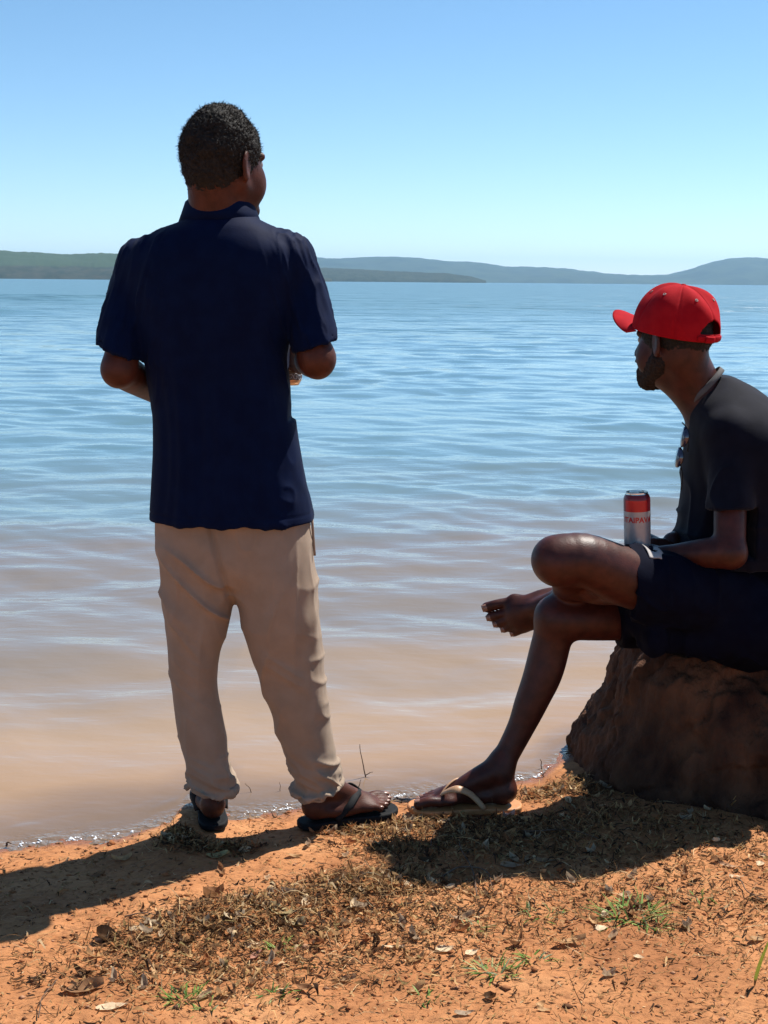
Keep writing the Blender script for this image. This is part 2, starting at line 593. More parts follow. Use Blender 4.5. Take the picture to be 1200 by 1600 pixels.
def shore_y(x):
    return np.interp(x, _sx, _sy) + 0.012 * vnoise(np.stack([np.asarray(x) * 6.0, np.zeros_like(x), np.zeros_like(x)], -1), 5)

MOUNDS = []          # (x, y, radius, height): heaps of litter on soil
for px, py, r, h in ((330, 1455, 0.09, 0.020), (420, 1440, 0.09, 0.020), (540, 1405, 0.10, 0.016), (620, 1395, 0.09, 0.016),
                     (720, 1345, 0.12, 0.010), (880, 1250, 0.07, 0.018), (300, 1290, 0.06, 0.014), (900, 1222, 0.06, 0.02), (930, 1310, 0.2, 0.010), (240, 1485, 0.07, 0.010),
                     (1050, 1320, 0.25, 0.01)):
    g = PG(px, py, 0.03)
    MOUNDS.append((g[0], g[1], r, h))

def ground_z(x, y):
    x = np.asarray(x, float); y = np.asarray(y, float)
    d = shore_y(x) - y                       # + on land
    land = 0.055 * (1 - np.exp(-np.clip(d, 0, None) / 0.55)) + 0.012 * np.clip(d, 0, 60)
    bed = np.maximum(-0.07 * np.clip(-d, 0, None), -4.0)
    z = np.where(d > 0, land, bed)
    near = np.exp(-((np.clip(np.abs(x) - 2, 0, None)) ** 2) / 4 - np.clip(np.abs(y - 2.6) - 1.4, 0, None) ** 2)
    w = sstep(0.0, 0.12, d)
    p = np.stack([x, y, np.zeros_like(x)], -1)
    z = z + w * (0.010 * fbm(p * 4.0, 3, 21) + near * (0.0055 * fbm(p * A(16, 22, 1), 3, 31) + 0.0035 * fbm(p * A(60, 85, 1), 3, 41)))
    z = z + near * (1 - w) * 0.003 * fbm(p * 30, 2, 51)
    for mx, my, r, h in MOUNDS:
        z = z + h * np.exp(-((x - mx) ** 2 + ((y - my) * 1.1) ** 2) / (r * r))
    return z

def gz(x, y):
    return float(ground_z(np.array([x]), np.array([y]))[0])

def soil_mat():
    m, nt, b = mat_new('orange_clay_soil')
    L = nt.links.new
    tc = nt.nodes.new('ShaderNodeTexCoord')
    def nz(scale, detail, stretch=(1, 1, 1), rough=0.6):
        mp = nt.nodes.new('ShaderNodeMapping'); mp.inputs['Scale'].default_value = stretch
        L(tc.outputs['Object'], mp.inputs['Vector'])
        n = nt.nodes.new('ShaderNodeTexNoise'); n.inputs['Scale'].default_value = scale; n.inputs['Detail'].default_value = detail
        n.inputs['Roughness'].default_value = rough
        L(mp.outputs[0], n.inputs['Vector'])
        return n
    def ramp(src, stops):
        r = nt.nodes.new('ShaderNodeValToRGB')
        e = r.color_ramp.elements
        e[0].position, e[0].color = stops[0][0], (*stops[0][1], 1)
        e[1].position, e[1].color = stops[-1][0], (*stops[-1][1], 1)
        for p_, c_ in stops[1:-1]:
            q = e.new(p_); q.color = (*c_, 1)
        L(src, r.inputs['Fac'])
        return r
    big = nz(3.2, 6)
    r1 = ramp(big.outputs['Fac'], [(0.32, (0.30, 0.118, 0.043)), (0.52, (0.42, 0.180, 0.070)), (0.72, (0.51, 0.25, 0.108))])
    fine = nz(55, 8, (1, 1.4, 1), 0.7)
    r2 = ramp(fine.outputs['Fac'], [(0.34, (0.42, 0.36, 0.33)), (0.47, (0.92, 0.90, 0.88)), (0.66, (1.1, 1.08, 1.05))])
    mx = nt.nodes.new('ShaderNodeMix'); mx.data_type = 'RGBA'; mx.blend_type = 'MULTIPLY'; mx.inputs['Factor'].default_value = 0.8
    L(r1.outputs['Color'], mx.inputs[6]); L(r2.outputs['Color'], mx.inputs[7])
    # crumbs of rotted bark and leaf
    crumb = nz(150, 3, (1, 1.8, 1))
    r3 = ramp(crumb.outputs['Fac'], [(0.60, (0, 0, 0)), (0.68, (1, 1, 1))])
    patch = nz(4.0, 3)
    r4 = ramp(patch.outputs['Fac'], [(0.42, (0.12, 0.12, 0.12)), (0.62, (0.75, 0.75, 0.75))])
    mm = nt.nodes.new('ShaderNodeMath'); mm.operation = 'MULTIPLY'
    L(r3.outputs['Color'], mm.inputs[0]); L(r4.outputs['Color'], mm.inputs[1])
    mx2 = nt.nodes.new('ShaderNodeMix'); mx2.data_type = 'RGBA'
    L(mm.outputs[0], mx2.inputs['Factor']); L(mx.outputs[2], mx2.inputs[6]); mx2.inputs[7].default_value = (0.13, 0.062, 0.03, 1)
    # wet margin: stored per vertex as the height above the water
    at = nt.nodes.new('ShaderNodeAttribute'); at.attribute_name = 'wet'
    mx3 = nt.nodes.new('ShaderNodeMix'); mx3.data_type = 'RGBA'; mx3.blend_type = 'MULTIPLY'
    L(at.outputs['Fac'], mx3.inputs['Factor']); L(mx2.outputs[2], mx3.inputs[6]); mx3.inputs[7].default_value = (0.55, 0.46, 0.44, 1)
    L(mx3.outputs[2], b.inputs['Base Color'])
    rr = nt.nodes.new('ShaderNodeMapRange'); rr.inputs[3].default_value = 0.92; rr.inputs[4].default_value = 0.25
    L(at.outputs['Fac'], rr.inputs[0]); L(rr.outputs[0], b.inputs['Roughness'])
    b.inputs['Specular IOR Level'].default_value = 0.3
    b1 = nt.nodes.new('ShaderNodeBump'); b1.inputs['Strength'].default_value = 0.7; b1.inputs['Distance'].default_value = 0.006
    b2 = nt.nodes.new('ShaderNodeBump'); b2.inputs['Strength'].default_value = 0.6; b2.inputs['Distance'].default_value = 0.0025
    f2 = nz(330, 5, (1, 1.2, 1), 0.7)
    L(fine.outputs['Fac'], b1.inputs['Height']); L(f2.outputs['Fac'], b2.inputs['Height'])
    L(b1.outputs[0], b2.inputs['Normal']); L(b2.outputs[0], b.inputs['Normal'])
    return m

def grid_mesh(name, xs, ys, zf):
    X, Y = np.meshgrid(xs, ys, indexing='ij')
    Z = zf(X, Y)
    V = np.stack([X, Y, Z], -1).reshape(-1, 3)
    nx, ny = len(xs), len(ys)
    i, j = np.meshgrid(np.arange(nx - 1), np.arange(ny - 1), indexing='ij')
    a = (i * ny + j).ravel()
    Q = np.stack([a, a + ny, a + ny + 1, a + 1], 1)
    return V, Q

def make_ground():
    def grow(start, end, first, k=1.35):
        v, s, out = start, first, []
        while abs(v) < abs(end):
            v += s; out.append(v); s *= k
        out[-1] = end
        return out
    xs = np.concatenate([np.array(grow(-1.5, -12000, -0.02))[::-1], np.arange(-1.5, 1.7, 0.0065), grow(1.7, 12000, 0.02)])
    ys = np.concatenate([np.array(grow(-1.7 + 1.7, -500, -0.03))[::-1], np.arange(0.02, 1.9, 0.03), np.arange(1.9, 3.75, 0.0065), grow(3.75, 14000, 0.02)])
    V, Q = grid_mesh('ground', xs, ys, ground_z)
    me = mesh_np('ground', V, Q)
    at = me.attributes.new('wet', 'FLOAT', 'POINT')
    d = shore_y(V[:, 0]) - V[:, 1]
    wet = 1 - sstep(0.0, 0.07 + 0.03 * vnoise(V * 9, 3), d)
    at.data.foreach_set('value', wet.astype(np.float32))
    add('ground', me, soil_mat(), kind='structure')

# ------------------------------------------------------------------ lake
WAVES = []
_r = np.random.default_rng(5)
for lam, slope, n in ((2.6, 0.014, 5), (1.5, 0.026, 8), (0.95, 0.036, 10), (0.6, 0.042, 12), (0.36, 0.044, 12), (0.2, 0.034, 10), (0.11, 0.024, 8)):
    for _ in range(n):
        l = lam * _r.uniform(0.78, 1.28)
        th = math.radians(_r.normal(-3, 33 if lam > 0.3 else 45)) + math.pi / 2
        kk = 2 * math.pi / l
        WAVES.append((kk * math.cos(th), kk * math.sin(th), slope / kk / math.sqrt(n) * 1.75, _r.uniform(0, 6.28), l))

def wave_z(x, y, cell):
    d = y - shore_y(np.clip(x, -400, 400))
    env = 0.16 + 0.78 * sstep(0.0, 0.8, d) + 0.06 * sstep(1.5, 6.0, d)
    p = np.stack([x * 0.35, y * 0.22, np.zeros_like(x)], -1)
    gust = 0.75 + 0.5 * fbm(p, 3, 77)
    wx = x + 0.10 * vnoise(np.stack([x * 1.3, y * 1.1, x * 0], -1), 8)
    wy = y + 0.10 * vnoise(np.stack([x * 0.9, y * 1.1, x * 0], -1), 9)
    z = np.zeros_like(x)
    for kx, ky, a, ph, l in WAVES:
        keep = 1 - sstep(l / 6.0, l / 3.0, cell)
        s = np.sin(kx * wx + ky * wy + ph)
        # short waves die first in the shallows, long swells stay
        e = env * (0.55 + 0.45 * sstep(0.0, 4.0, d)) if l < 0.3 else env
        z += keep * a * e * (s + 0.22 * np.cos(2 * (kx * wx + ky * wy + ph)))
    z = z * gust
    # tiny steep lapping ripples on the last hand's breadth of water
    lap = np.exp(-((d - 0.08) / 0.16) ** 2)
    q = np.stack([x * 9, d * 24, np.zeros_like(x)], -1)
    z = z + lap * (0.0034 * vnoise(q, 61) + 0.0018 * vnoise(q * 2.3, 62)) * (1 - sstep(0.006, 0.03, cell))
    edge = np.exp(-((d - 0.01) / 0.035) ** 2)
    z = z + edge * 0.0022 * vnoise(np.stack([x * 75, d * 90, np.zeros_like(x)], -1), 63)
    # a boat's wake, far out on the left
    for y0, x0, x1, h in ((52.0, -90.0, -11.5, 0.20), (49.8, -90.0, -12.5, -0.10), (80.0, -120.0, -15.0, 0.22), (84.0, -120, -15, -0.16), (97.0, -140, -17, 0.25)):
        z = z + h * np.exp(-((y - y0) / (0.014 * y0)) ** 2) * (1 - sstep(x1 - 5, x1, x)) * sstep(x0, x0 + 8, x)
    return z

def lake_mat():
    m, nt, b = mat_new('lake_water')
    L = nt.links.new
    at = nt.nodes.new('ShaderNodeAttribute'); at.attribute_name = 'offshore'
    tc = nt.nodes.new('ShaderNodeTexCoord')
    mp = nt.nodes.new('ShaderNodeMapping'); mp.inputs['Scale'].default_value = (0.35, 1.0, 1.0)
    L(tc.outputs['Object'], mp.inputs['Vector'])
    n = nt.nodes.new('ShaderNodeTexNoise'); n.inputs['Scale'].default_value = 0.9; n.inputs['Detail'].default_value = 4
    L(mp.outputs[0], n.inputs['Vector'])
    # clouds of stirred-up clay shift the shallow colour in and out
    m1 = nt.nodes.new('ShaderNodeMath'); m1.operation = 'MULTIPLY_ADD'; m1.inputs[1].default_value = 0.30; m1.inputs[2].default_value = -0.15
    L(n.outputs['Fac'], m1.inputs[0])
    m2 = nt.nodes.new('ShaderNodeMath'); m2.operation = 'ADD'
    L(at.outputs['Fac'], m2.inputs[0]); L(m1.outputs[0], m2.inputs[1])
    r = nt.nodes.new('ShaderNodeValToRGB')
    e = r.color_ramp.elements
    stops = WATER_STOPS
    e[0].position, e[0].color = stops[0][0], (*stops[0][1], 1)
    e[1].position, e[1].color = stops[-1][0], (*stops[-1][1], 1)
    for p_, c_ in stops[1:-1]:
        q = e.new(p_); q.color = (*c_, 1)
    L(m2.outputs[0], r.inputs['Fac'])
    L(r.outputs['Color'], b.inputs['Base Color'])
    b.inputs['IOR'].default_value = 1.333
    far = nt.nodes.new('ShaderNodeAttribute'); far.attribute_name = 'far'
    rr = nt.nodes.new('ShaderNodeMapRange'); rr.inputs[3].default_value = 0.03; rr.inputs[4].default_value = 0.30
    L(far.outputs['Fac'], rr.inputs[0]); L(rr.outputs[0], b.inputs['Roughness'])
    # ripples finer than the mesh: small ones close by, longer chop far out
    def bumpn(scale, stretch, dist, prev, fac=None, detail=3):
        mpb = nt.nodes.new('ShaderNodeMapping'); mpb.inputs['Scale'].default_value = stretch
        L(tc.outputs['Object'], mpb.inputs['Vector'])
        nn = nt.nodes.new('ShaderNodeTexNoise'); nn.inputs['Scale'].default_value = scale; nn.inputs['Detail'].default_value = detail
        nn.inputs['Roughness'].default_value = 0.55
        L(mpb.outputs[0], nn.inputs['Vector'])
        bp = nt.nodes.new('ShaderNodeBump'); bp.inputs['Distance'].default_value = dist
        bp.inputs['Strength'].default_value = 1.0
        L(nn.outputs['Fac'], bp.inputs['Height'])
        if fac is not None: L(fac, bp.inputs['Strength'])
        if prev is not None: L(prev.outputs[0], bp.inputs['Normal'])
        return bp
    b1 = bumpn(9.0, (0.5, 1.3, 1), 0.0045, None)
    b2 = bumpn(1.0, (0.32, 1.0, 1), 0.24, b1, far.outputs['Fac'], 5)
    b3 = bumpn(0.16, (0.5, 1.0, 1), 2.6, b2, far.outputs['Fac'], 4)
    ed = nt.nodes.new('ShaderNodeAttribute'); ed.attribute_name = 'edge'
    b4 = bumpn(42.0, (0.8, 1.0, 1), 0.016, b3, ed.outputs['Fac'], 2)
    L(b4.outputs[0], b.inputs['Normal'])
    return m
WATER_STOPS = [(0.0, (0.15, 0.105, 0.075)), (0.03, (0.19, 0.128, 0.088)), (0.07, (0.29, 0.19, 0.118)), (0.16, (0.30, 0.205, 0.13)), (0.34, (0.18, 0.148, 0.12)), (0.46, (0.165, 0.145, 0.13)), (0.62, (0.115, 0.165, 0.18)), (0.78, (0.10, 0.18, 0.215)), (1.0, (0.085, 0.175, 0.225))]

def make_lake():
    # rows follow distance, columns follow bearing
    r1 = [2.45]
    while r1[-1] < 115: r1.append(r1[-1] * 1.0050)
    while r1[-1] < 15500: r1.append(r1[-1] * 1.07)
    rows = np.array(r1)
    t_in = np.linspace(-0.40, 0.40, 760)
    def side(sg):
        s, v, out = 0.002, 0.40, []
        while v < 9: v += s; s *= 1.12; out.append(sg * v)
        return out
    ts = np.concatenate([np.array(side(-1))[::-1], t_in, side(1)])
    Rr, Tt = np.meshgrid(rows, ts, indexing='ij')
    base = 1.5 * np.exp(-Rr / 4.0)
    X = Tt * (Rr + base)
    Y = Rr.copy()
    X = np.clip(X, -11000, 11000)
    cell = Rr * 0.0050
    Z = wave_z(X, Y, cell)
    V = np.stack([X, Y, Z], -1).reshape(-1, 3)
    nr, ncol = Rr.shape
    i, j = np.meshgrid(np.arange(nr - 1), np.arange(ncol - 1), indexing='ij')
    a = (i * ncol + j).ravel()
    Q = np.stack([a, a + 1, a + ncol + 1, a + ncol], 1)
    d = V[:, 1] - shore_y(V[:, 0])
    keep = d > -0.35
    Q = Q[keep[Q].all(1)]
    me = mesh_np('lake', V, Q)
    off = me.attributes.new('offshore', 'FLOAT', 'POINT')
    # 0 at the edge, 0.55 at about 5 m out, 1 in deep water
    vv = np.interp(d, [0, 0.6, 1.6, 3.0, 4.6, 6.5, 10, 25], [0, 0.14, 0.32, 0.42, 0.565, 0.70, 0.84, 1.0])
    off.data.foreach_set('value', vv.astype(np.float32))
    eg = me.attributes.new('edge', 'FLOAT', 'POINT')
    eg.data.foreach_set('value', np.exp(-(np.clip(d, 0, 9) / 0.06) ** 2).astype(np.float32))
    fa = me.attributes.new('far', 'FLOAT', 'POINT')
    fa.data.foreach_set('value', sstep(9.0, 80.0, V[:, 1]).astype(np.float32))
    add('lake', me, lake_mat(), kind='structure')

# ------------------------------------------------------------------ hills on the far shore
def hill_mat(name, low, mid, top, z_field, scale=0.02):
    m, nt, b = mat_new(name)
    L = nt.links.new
    tc = nt.nodes.new('ShaderNodeTexCoord')
    n = nt.nodes.new('ShaderNodeTexNoise'); n.inputs['Scale'].default_value = scale; n.inputs['Detail'].default_value = 8; n.inputs['Roughness'].default_value = 0.65
    L(tc.outputs['Object'], n.inputs['Vector'])
    r = nt.nodes.new('ShaderNodeValToRGB')
    r.color_ramp.elements[0].position = 0.38; r.color_ramp.elements[0].color = (*low, 1)
    r.color_ramp.elements[1].position = 0.62; r.color_ramp.elements[1].color = (*mid, 1)
    L(n.outputs['Fac'], r.inputs['Fac'])
    sp = nt.nodes.new('ShaderNodeSeparateXYZ'); L(tc.outputs['Object'], sp.inputs[0])
    n2 = nt.nodes.new('ShaderNodeTexNoise'); n2.inputs['Scale'].default_value = 0.004; n2.inputs['Detail'].default_value = 4
    L(tc.outputs['Object'], n2.inputs['Vector'])
    ma = nt.nodes.new('ShaderNodeMath'); ma.operation = 'MULTIPLY_ADD'; ma.inputs[1].default_value = 26.0; ma.inputs[2].default_value = -13.0
    L(n2.outputs['Fac'], ma.inputs[0])
    ad = nt.nodes.new('ShaderNodeMath'); ad.operation = 'ADD'; L(sp.outputs[2], ad.inputs[0]); L(ma.outputs[0], ad.inputs[1])
    mr = nt.nodes.new('ShaderNodeMapRange'); mr.inputs[1].default_value = z_field - 2; mr.inputs[2].default_value = z_field + 2
    L(ad.outputs[0], mr.inputs[0])
    mx = nt.nodes.new('ShaderNodeMix'); mx.data_type = 'RGBA'
    L(mr.outputs[0], mx.inputs['Factor']); L(r.outputs['Color'], mx.inputs[6]); mx.inputs[7].default_value = (*top, 1)
    L(mx.outputs[2], b.inputs['Base Color'])
    b.inputs['Roughness'].default_value = 1.0
    b.inputs['Specular IOR Level'].default_value = 0.1
    return m

def make_hill(name, D, prof, depth, mat, rough, seed, cols=900, shore_h=3.0):
    """prof: photo skyline points (px, py); the hill stands at distance D and runs back by depth"""
    px = np.array([p[0] for p in prof], float); py = np.array([p[1] for p in prof], float)
    cx = np.linspace(px[0], px[-1], cols)
    h = np.interp(cx, px, py)
    kk = np.ones(9) / 9
    h = np.convolve(np.pad(h, 4, mode='edge'), kk, mode='valid')
    rows = 34
    V = np.zeros((rows, cols, 3))
    Dr = D + depth * 0.62
    for j in range(cols):
        p = P(cx[j], h[j], Dr)
        zr = max(p[2], 0.6)
        for i in range(rows):
            t = i / (rows - 1)
            y = D + depth * t
            u = t / 0.62
            prof_z = zr * (math.sin(min(u, 1.0) * math.pi / 2) ** 0.85) if u < 1 else zr * (1 - 0.5 * ((u - 1) / 0.62) ** 2)
            V[i, j] = (p[0] * (y / Dr) if True else p[0], y, prof_z)
    pts = V.reshape(-1, 3)
    n = fbm(pts * A(1, 1, 0) * (1.0 / rough[1]), 4, seed)
    n2 = vnoise(pts * A(1, 1, 0) * (1.0 / (rough[1] * 0.16)), seed + 9)
    edge = np.clip(pts[:, 2] / 12.0, 0, 1)
    pts[:, 2] += (n * rough[0] + n2 * rough[0] * 0.25) * edge
    pts[:, 2] = np.maximum(pts[:, 2], 0.0)
    first = pts.reshape(rows, cols, 3)
    first[0, :, 2] = -1.0
    first[1:, :, 2] += shore_h
    first[:, 0, 2] = -1; first[:, -1, 2] = -1; first[-1, :, 2] = -1
    i, j = np.meshgrid(np.arange(rows - 1), np.arange(cols - 1), indexing='ij')
    a = (i * cols + j).ravel()
    Q = np.stack([a, a + 1, a + cols + 1, a + cols], 1)
    add(name, mesh_np(name, first.reshape(-1, 3), Q), mat, kind='structure')

def make_hills():
    far_m = hill_mat('far_hill_forest', (0.022, 0.038, 0.020), (0.045, 0.066, 0.032), (0.06, 0.09, 0.035), 900, 0.006)
    near_m = hill_mat('left_hill_forest_and_field', (0.020, 0.030, 0.014), (0.050, 0.052, 0.032), (0.042, 0.066, 0.030), 36, 0.03)
    low_m = hill_mat('low_point_forest', (0.020, 0.030, 0.014), (0.042, 0.052, 0.028), (0.06, 0.09, 0.035), 900, 0.03)
    make_hill('far_hills', 9000, [(-2600, 439), (-1900, 425), (-1100, 418), (-700, 402), (-300, 415), (100, 405), (300, 409), (420, 403), (490, 403), (560, 405), (640, 403), (690, 406), (712, 411), (735, 408), (800, 418), (880, 421), (940, 428), (980, 430), (1040, 431), (1070, 427), (1095, 416), (1120, 408), (1160, 404), (1200, 406), (1260, 412), (1400, 424), (1600, 415), (1900, 420), (2600, 428), (3200, 439)], 2600, far_m, (22, 420), 3)
    make_hill('left_hill', 3600, [(-2600, 438), (-1900, 418), (-1200, 398), (-700, 385), (-300, 390), (-100, 391), (0, 393), (60, 397), (110, 400), (150, 397), (190, 397), (260, 400), (330, 410), (400, 420), (470, 431), (520, 438)], 900, near_m, (5, 60), 5, cols=1300)
    make_hill('low_wooded_point', 5000, [(330, 418), (420, 419), (500, 420), (560, 422), (610, 425), (650, 427), (700, 429), (735, 433), (760, 440)], 500, low_m, (4, 60), 8, cols=700)

# ------------------------------------------------------------------ boulder
def make_boulder():
    g = Sdf(A(0.40, 2.85, -0.10), A(1.98, 4.15, 0.62), 0.009)
    rows = [(975, 990, 0.28), (1000, 976, 0.33), (1030, 957, 0.37), (1070, 941, 0.40), (1110, 923, 0.42), (1135, 905, 0.44), (1165, 894, 0.45), (1190, 889, 0.46), (1215, 894, 0.455), (1240, 905, 0.45), (1275, 915, 0.44)]
    zs, cx, cy, a, b = [], [], [], [], []
    for py, xl, dep in rows:
        p = P(xl, py, 3.52)
        zs.append(p[2]); c = 1.12; cx.append(c); a.append(c - p[0] - .026); cy.append(3.53); b.append(dep)
    g.loft(zs, cx, cy, a, b, e=2.6, k=0.0)
    g.ell(A(1.36, 3.24, .10), (.44, .36, .38), k=0.12)
    # worn hollows and a knot hole
    g.ell(P(1030, 1000, 3.15), (0.10, 0.07, 0.05), k=0.05, op='sub')
    g.ell(P(1120, 1230, 3.06), (0.22, 0.05, 0.05), k=0.05, op='sub')
    g.ell(P(1037, 1063, 3.14), (0.010, 0.03, 0.017), k=0.008, op='sub')
    def disp(V):
        d = 0.030 * fbm(V * 6, 4, 3) + 0.013 * fbm(V * A(24, 24, 12), 4, 13) + 0.005 * vnoise(V * A(70, 70, 40), 15)
        ridge = 1 - np.abs(fbm(V * A(7, 7, 3.5), 3, 29))
        crack = 1 - np.abs(fbm(V * A(5, 5, 5) + 3.7, 4, 35))
        return d + 0.014 * (ridge ** 4 - 0.4) - 0.016 * np.clip(crack - .90, 0, 1) / .10 + .003 * fbm(V * 60, 3, 36)
    m = noise_mat('boulder_stone', (0.024, 0.010, 0.007), (0.15, 0.068, 0.036), scale=7, rough=0.92, bump=0.9, bscale=60, bdist=0.010, stretch=(1.5, 1.5, 0.6), detail=10, spec=0.2, lo=0.3, hi=0.72)
    sdf_obj('boulder', g, m, loc=(1.12, 3.53, 0.0), disp=disp, passes=1,
            label='large rough brown boulder that the man in the red cap sits on', cat='boulder')

# ------------------------------------------------------------------ body parts
def head(g, c, f, s, u, k=0.014):
    c = np.asarray(c, float)
    ax = (f, s, u)
    g.ell(c + u * .018 - f * .012, (.093, .074, .099), ax, k)
    g.ell(c + f * .022 - u * .034, (.070, .062, .082), ax, k)
    for q in (-1, 1):
        g.cone(c - f * .004 + s * q * .053 - u * .045, c + f * .066 + s * q * .018 - u * .098, .019, .017, k)
        g.ell(c + f * .053 + s * q * .043 - u * .042, (.026, .021, .038), ax, .022)
        g.cone(c + f * .083 + s * q * .012 + u * .022, c + f * .070 + s * q * .046 + u * .020, .010, .009, .012)
    g.ell(c + f * .076 - u * .102, (.018, .022, .017), ax, .015)
    g.cone(c + f * .088 + u * .010, c + f * .110 - u * .032, .0085, .0125, .010)
    for q in (-1, 1):
        g.ell(c + f * .101 + s * q * .013 - u * .036, (.012, .009, .008), ax, .005)
        g.ell(c + f * .094 + s * q * .032 + u * .004, (.013, .0135, .0065), ax, .008, 'sub')
        g.ell(c + f * .109 + s * q * .008 - u * .045, (.004, .004, .004), ax, .003, 'sub')
    g.ell(c + f * .092 - u * .060, (.012, .024, .0075), ax, .005)
    g.ell(c + f * .090 - u * .073, (.011, .021, .0085), ax, .005)
    g.cone(c + f * .106 - s * .018 - u * .0665, c + f * .106 + s * .018 - u * .0665, .0025, .0025, .002, 'sub')
    for q in (-1, 1):                          # ears
        ax2 = (nrm(f - s * q * .45), nrm(s * q + f * .45), u)
        ec = c - f * .010 + s * q * .080 - u * .006
        g.ell(ec, (.019, .0065, .033), ax2, .006)
        g.ell(ec - u * .024 - f * .002, (.011, .006, .013), ax2, .006)
        g.ell(ec + ax2[1] * .006 + f * .002, (.011, .004, .021), ax2, .004, 'sub')

def eyes(parent, c, f, s, u):
    for q in (-1, 1):
        e = c + f * .0735 + s * q * .0315 + u * .003
        V, Fc = lathe([(0.0001, -.012), (.006, -.0104), (.0104, -.006), (.012, 0), (.0104, .006), (.006, .0104), (.0001, .012)], 20)
        o = add('eye', mesh_np('eye', V * .95 + e, Fc), EYEW, parent)
        V2, F2 = lathe([(0.0001, -.006), (.005, -.004), (.006, 0), (.005, .004), (.0001, .006)], 16)
        add('iris', mesh_np('iris', V2 * 1.05 + e + f * .0062, F2), EYED, o)

def hand(g, w, d, n, t, curls, sc=1.0, thumb=None, spread=0.0):
    """w wrist, d hand direction, n towards the palm's face, t towards the thumb"""
    d, n, t = nrm(d), nrm(n), nrm(t)
    ax = (d, t, n)
    g.ell(w + d * .048 * sc, (.050 * sc, .038 * sc, .0145 * sc), ax, .010)
    g.ell(w + d * .078 * sc, (.022 * sc, .040 * sc, .0125 * sc), ax, .008)
    g.ell(w + d * .035 * sc + t * .024 * sc + n * .008, (.030 * sc, .015 * sc, .014 * sc), ax, .010)
    offs = (.030, .0105, -.0095, -.028)
    lens = ((.040, .024, .018), (.044, .028, .020), (.041, .026, .019), (.032, .019, .017))
    rr = (.0092, .0094, .0088, .0078)
    for i in range(4):
        p = w + d * (.086 - .006 * abs(i - 1)) * sc + t * offs[i] * sc
        a = 0.0
        for j in range(3):
            a += curls[i] * (0.9, 1.1, 0.7)[j]
            dd = nrm(d * math.cos(a) + n * math.sin(a) + t * spread * (1.2 - i) * .3)
            q = p + dd * lens[i][j] * sc
            g.cone(p, q, rr[i] * (1, .95, .88)[j] * sc, rr[i] * (.95, .88, .78)[j] * sc, .0025 if j else .005)
            p = q
    th = thumb if thumb is not None else (t * .8 + d * .7 + n * .45)
    th = nrm(th)
    p = w + d * .022 * sc + t * .028 * sc
    q = p + th * .040 * sc
    g.cone(p, q, .0135 * sc, .0112 * sc, .008)
    th2 = nrm(th + d * .45 + n * .25)
    g.cone(q, q + th2 * .032 * sc, .0110 * sc, .0090 * sc, .004)

def foot(g, heel, d, n, b, L=1.0, ankle=None, k=.012, spread=1.0, wide=1.0, toe=1.0):
    """heel = back of the sole's middle; d towards toes, n towards the shin, b towards the big toe. Returns toe tips"""
    d, n, b = nrm(d), nrm(n), nrm(b)
    ax = (d, b, n)
    g.ell(heel + (d * .034 + n * .031) * L, (A(.036, .031, .033)) * L, ax, k)
    g.ell(heel + (d * .105 + n * .022 - b * .008) * L, (A(.080, .033, .024)) * L, ax, k)
    g.ell(heel + (d * .172 + n * .020 + b * .002) * L, (A(.036, .046 * wide, .0195)) * L, ax, k)
    if ankle is None:
        ankle = heel + (d * .052 + n * .095) * L
    g.chain([ankle, heel + (d * .105 + n * .060) * L, heel + (d * .168 + n * .028 + b * .006) * L], [.034 * L, .027 * L, .018 * L], .02)
    g.cone(ankle + n * .02, heel + (d * .024 + n * .045) * L, .022 * L, .022 * L, .02)
    for q in (-1, 1):
        g.ell(ankle + b * q * .025 * L - n * .012, (.014, .011, .014), ax, .015)
    tips = []
    bx = tuple(q * wide for q in (.032, .0115, -.0045, -.0185, -.032)); bd = (.192, .195, .190, .182, .170)
    td = (.243, .243, .233, .219, .200); rr = (.0135, .0096 * toe, .0091 * toe, .0089 * toe, .0086 * toe)
    for i in range(5):
        p0 = heel + (d * bd[i] + b * bx[i] * 1.02 + n * .017) * L
        mid = heel + (d * (bd[i] + td[i]) / 2 + b * bx[i] * (1 + .10 * spread) + n * (.020)) * L
        p1 = heel + (d * td[i] + b * bx[i] * (1 + .12 * spread) + n * .012) * L
        g.chain([p0, mid, p1], [rr[i] * L, rr[i] * .95 * L, rr[i] * L], .003)
        tips.append((p1, rr[i] * L))
    return tips

def toenails(parent, tips, d, n, b):
    d, n, b = nrm(d), nrm(n), nrm(b)
    for p, r in tips:
        V = []; Fc = []
        for i in range(5):
            for j in range(5):
                u, v = (i / 4 - .5), (j / 4 - .5)
                rad = r * 1.04
                w = v * 1.5
                V.append(p + d * (u * r * 1.25 + r * .25) + b * math.sin(w) * rad * .9 + n * (math.cos(w) * rad - (u + .5) ** 2 * r * .25))
        for i in range(4):
            for j in range(4):
                a = i * 5 + j
                Fc.append((a, a + 1, a + 6, a + 5))
        o = add('toenail', mesh_np('toenail', V, Fc), NAIL, parent)
        md = o.modifiers.new('thick', 'SOLIDIFY'); md.thickness = 0.0012; md.offset = 0

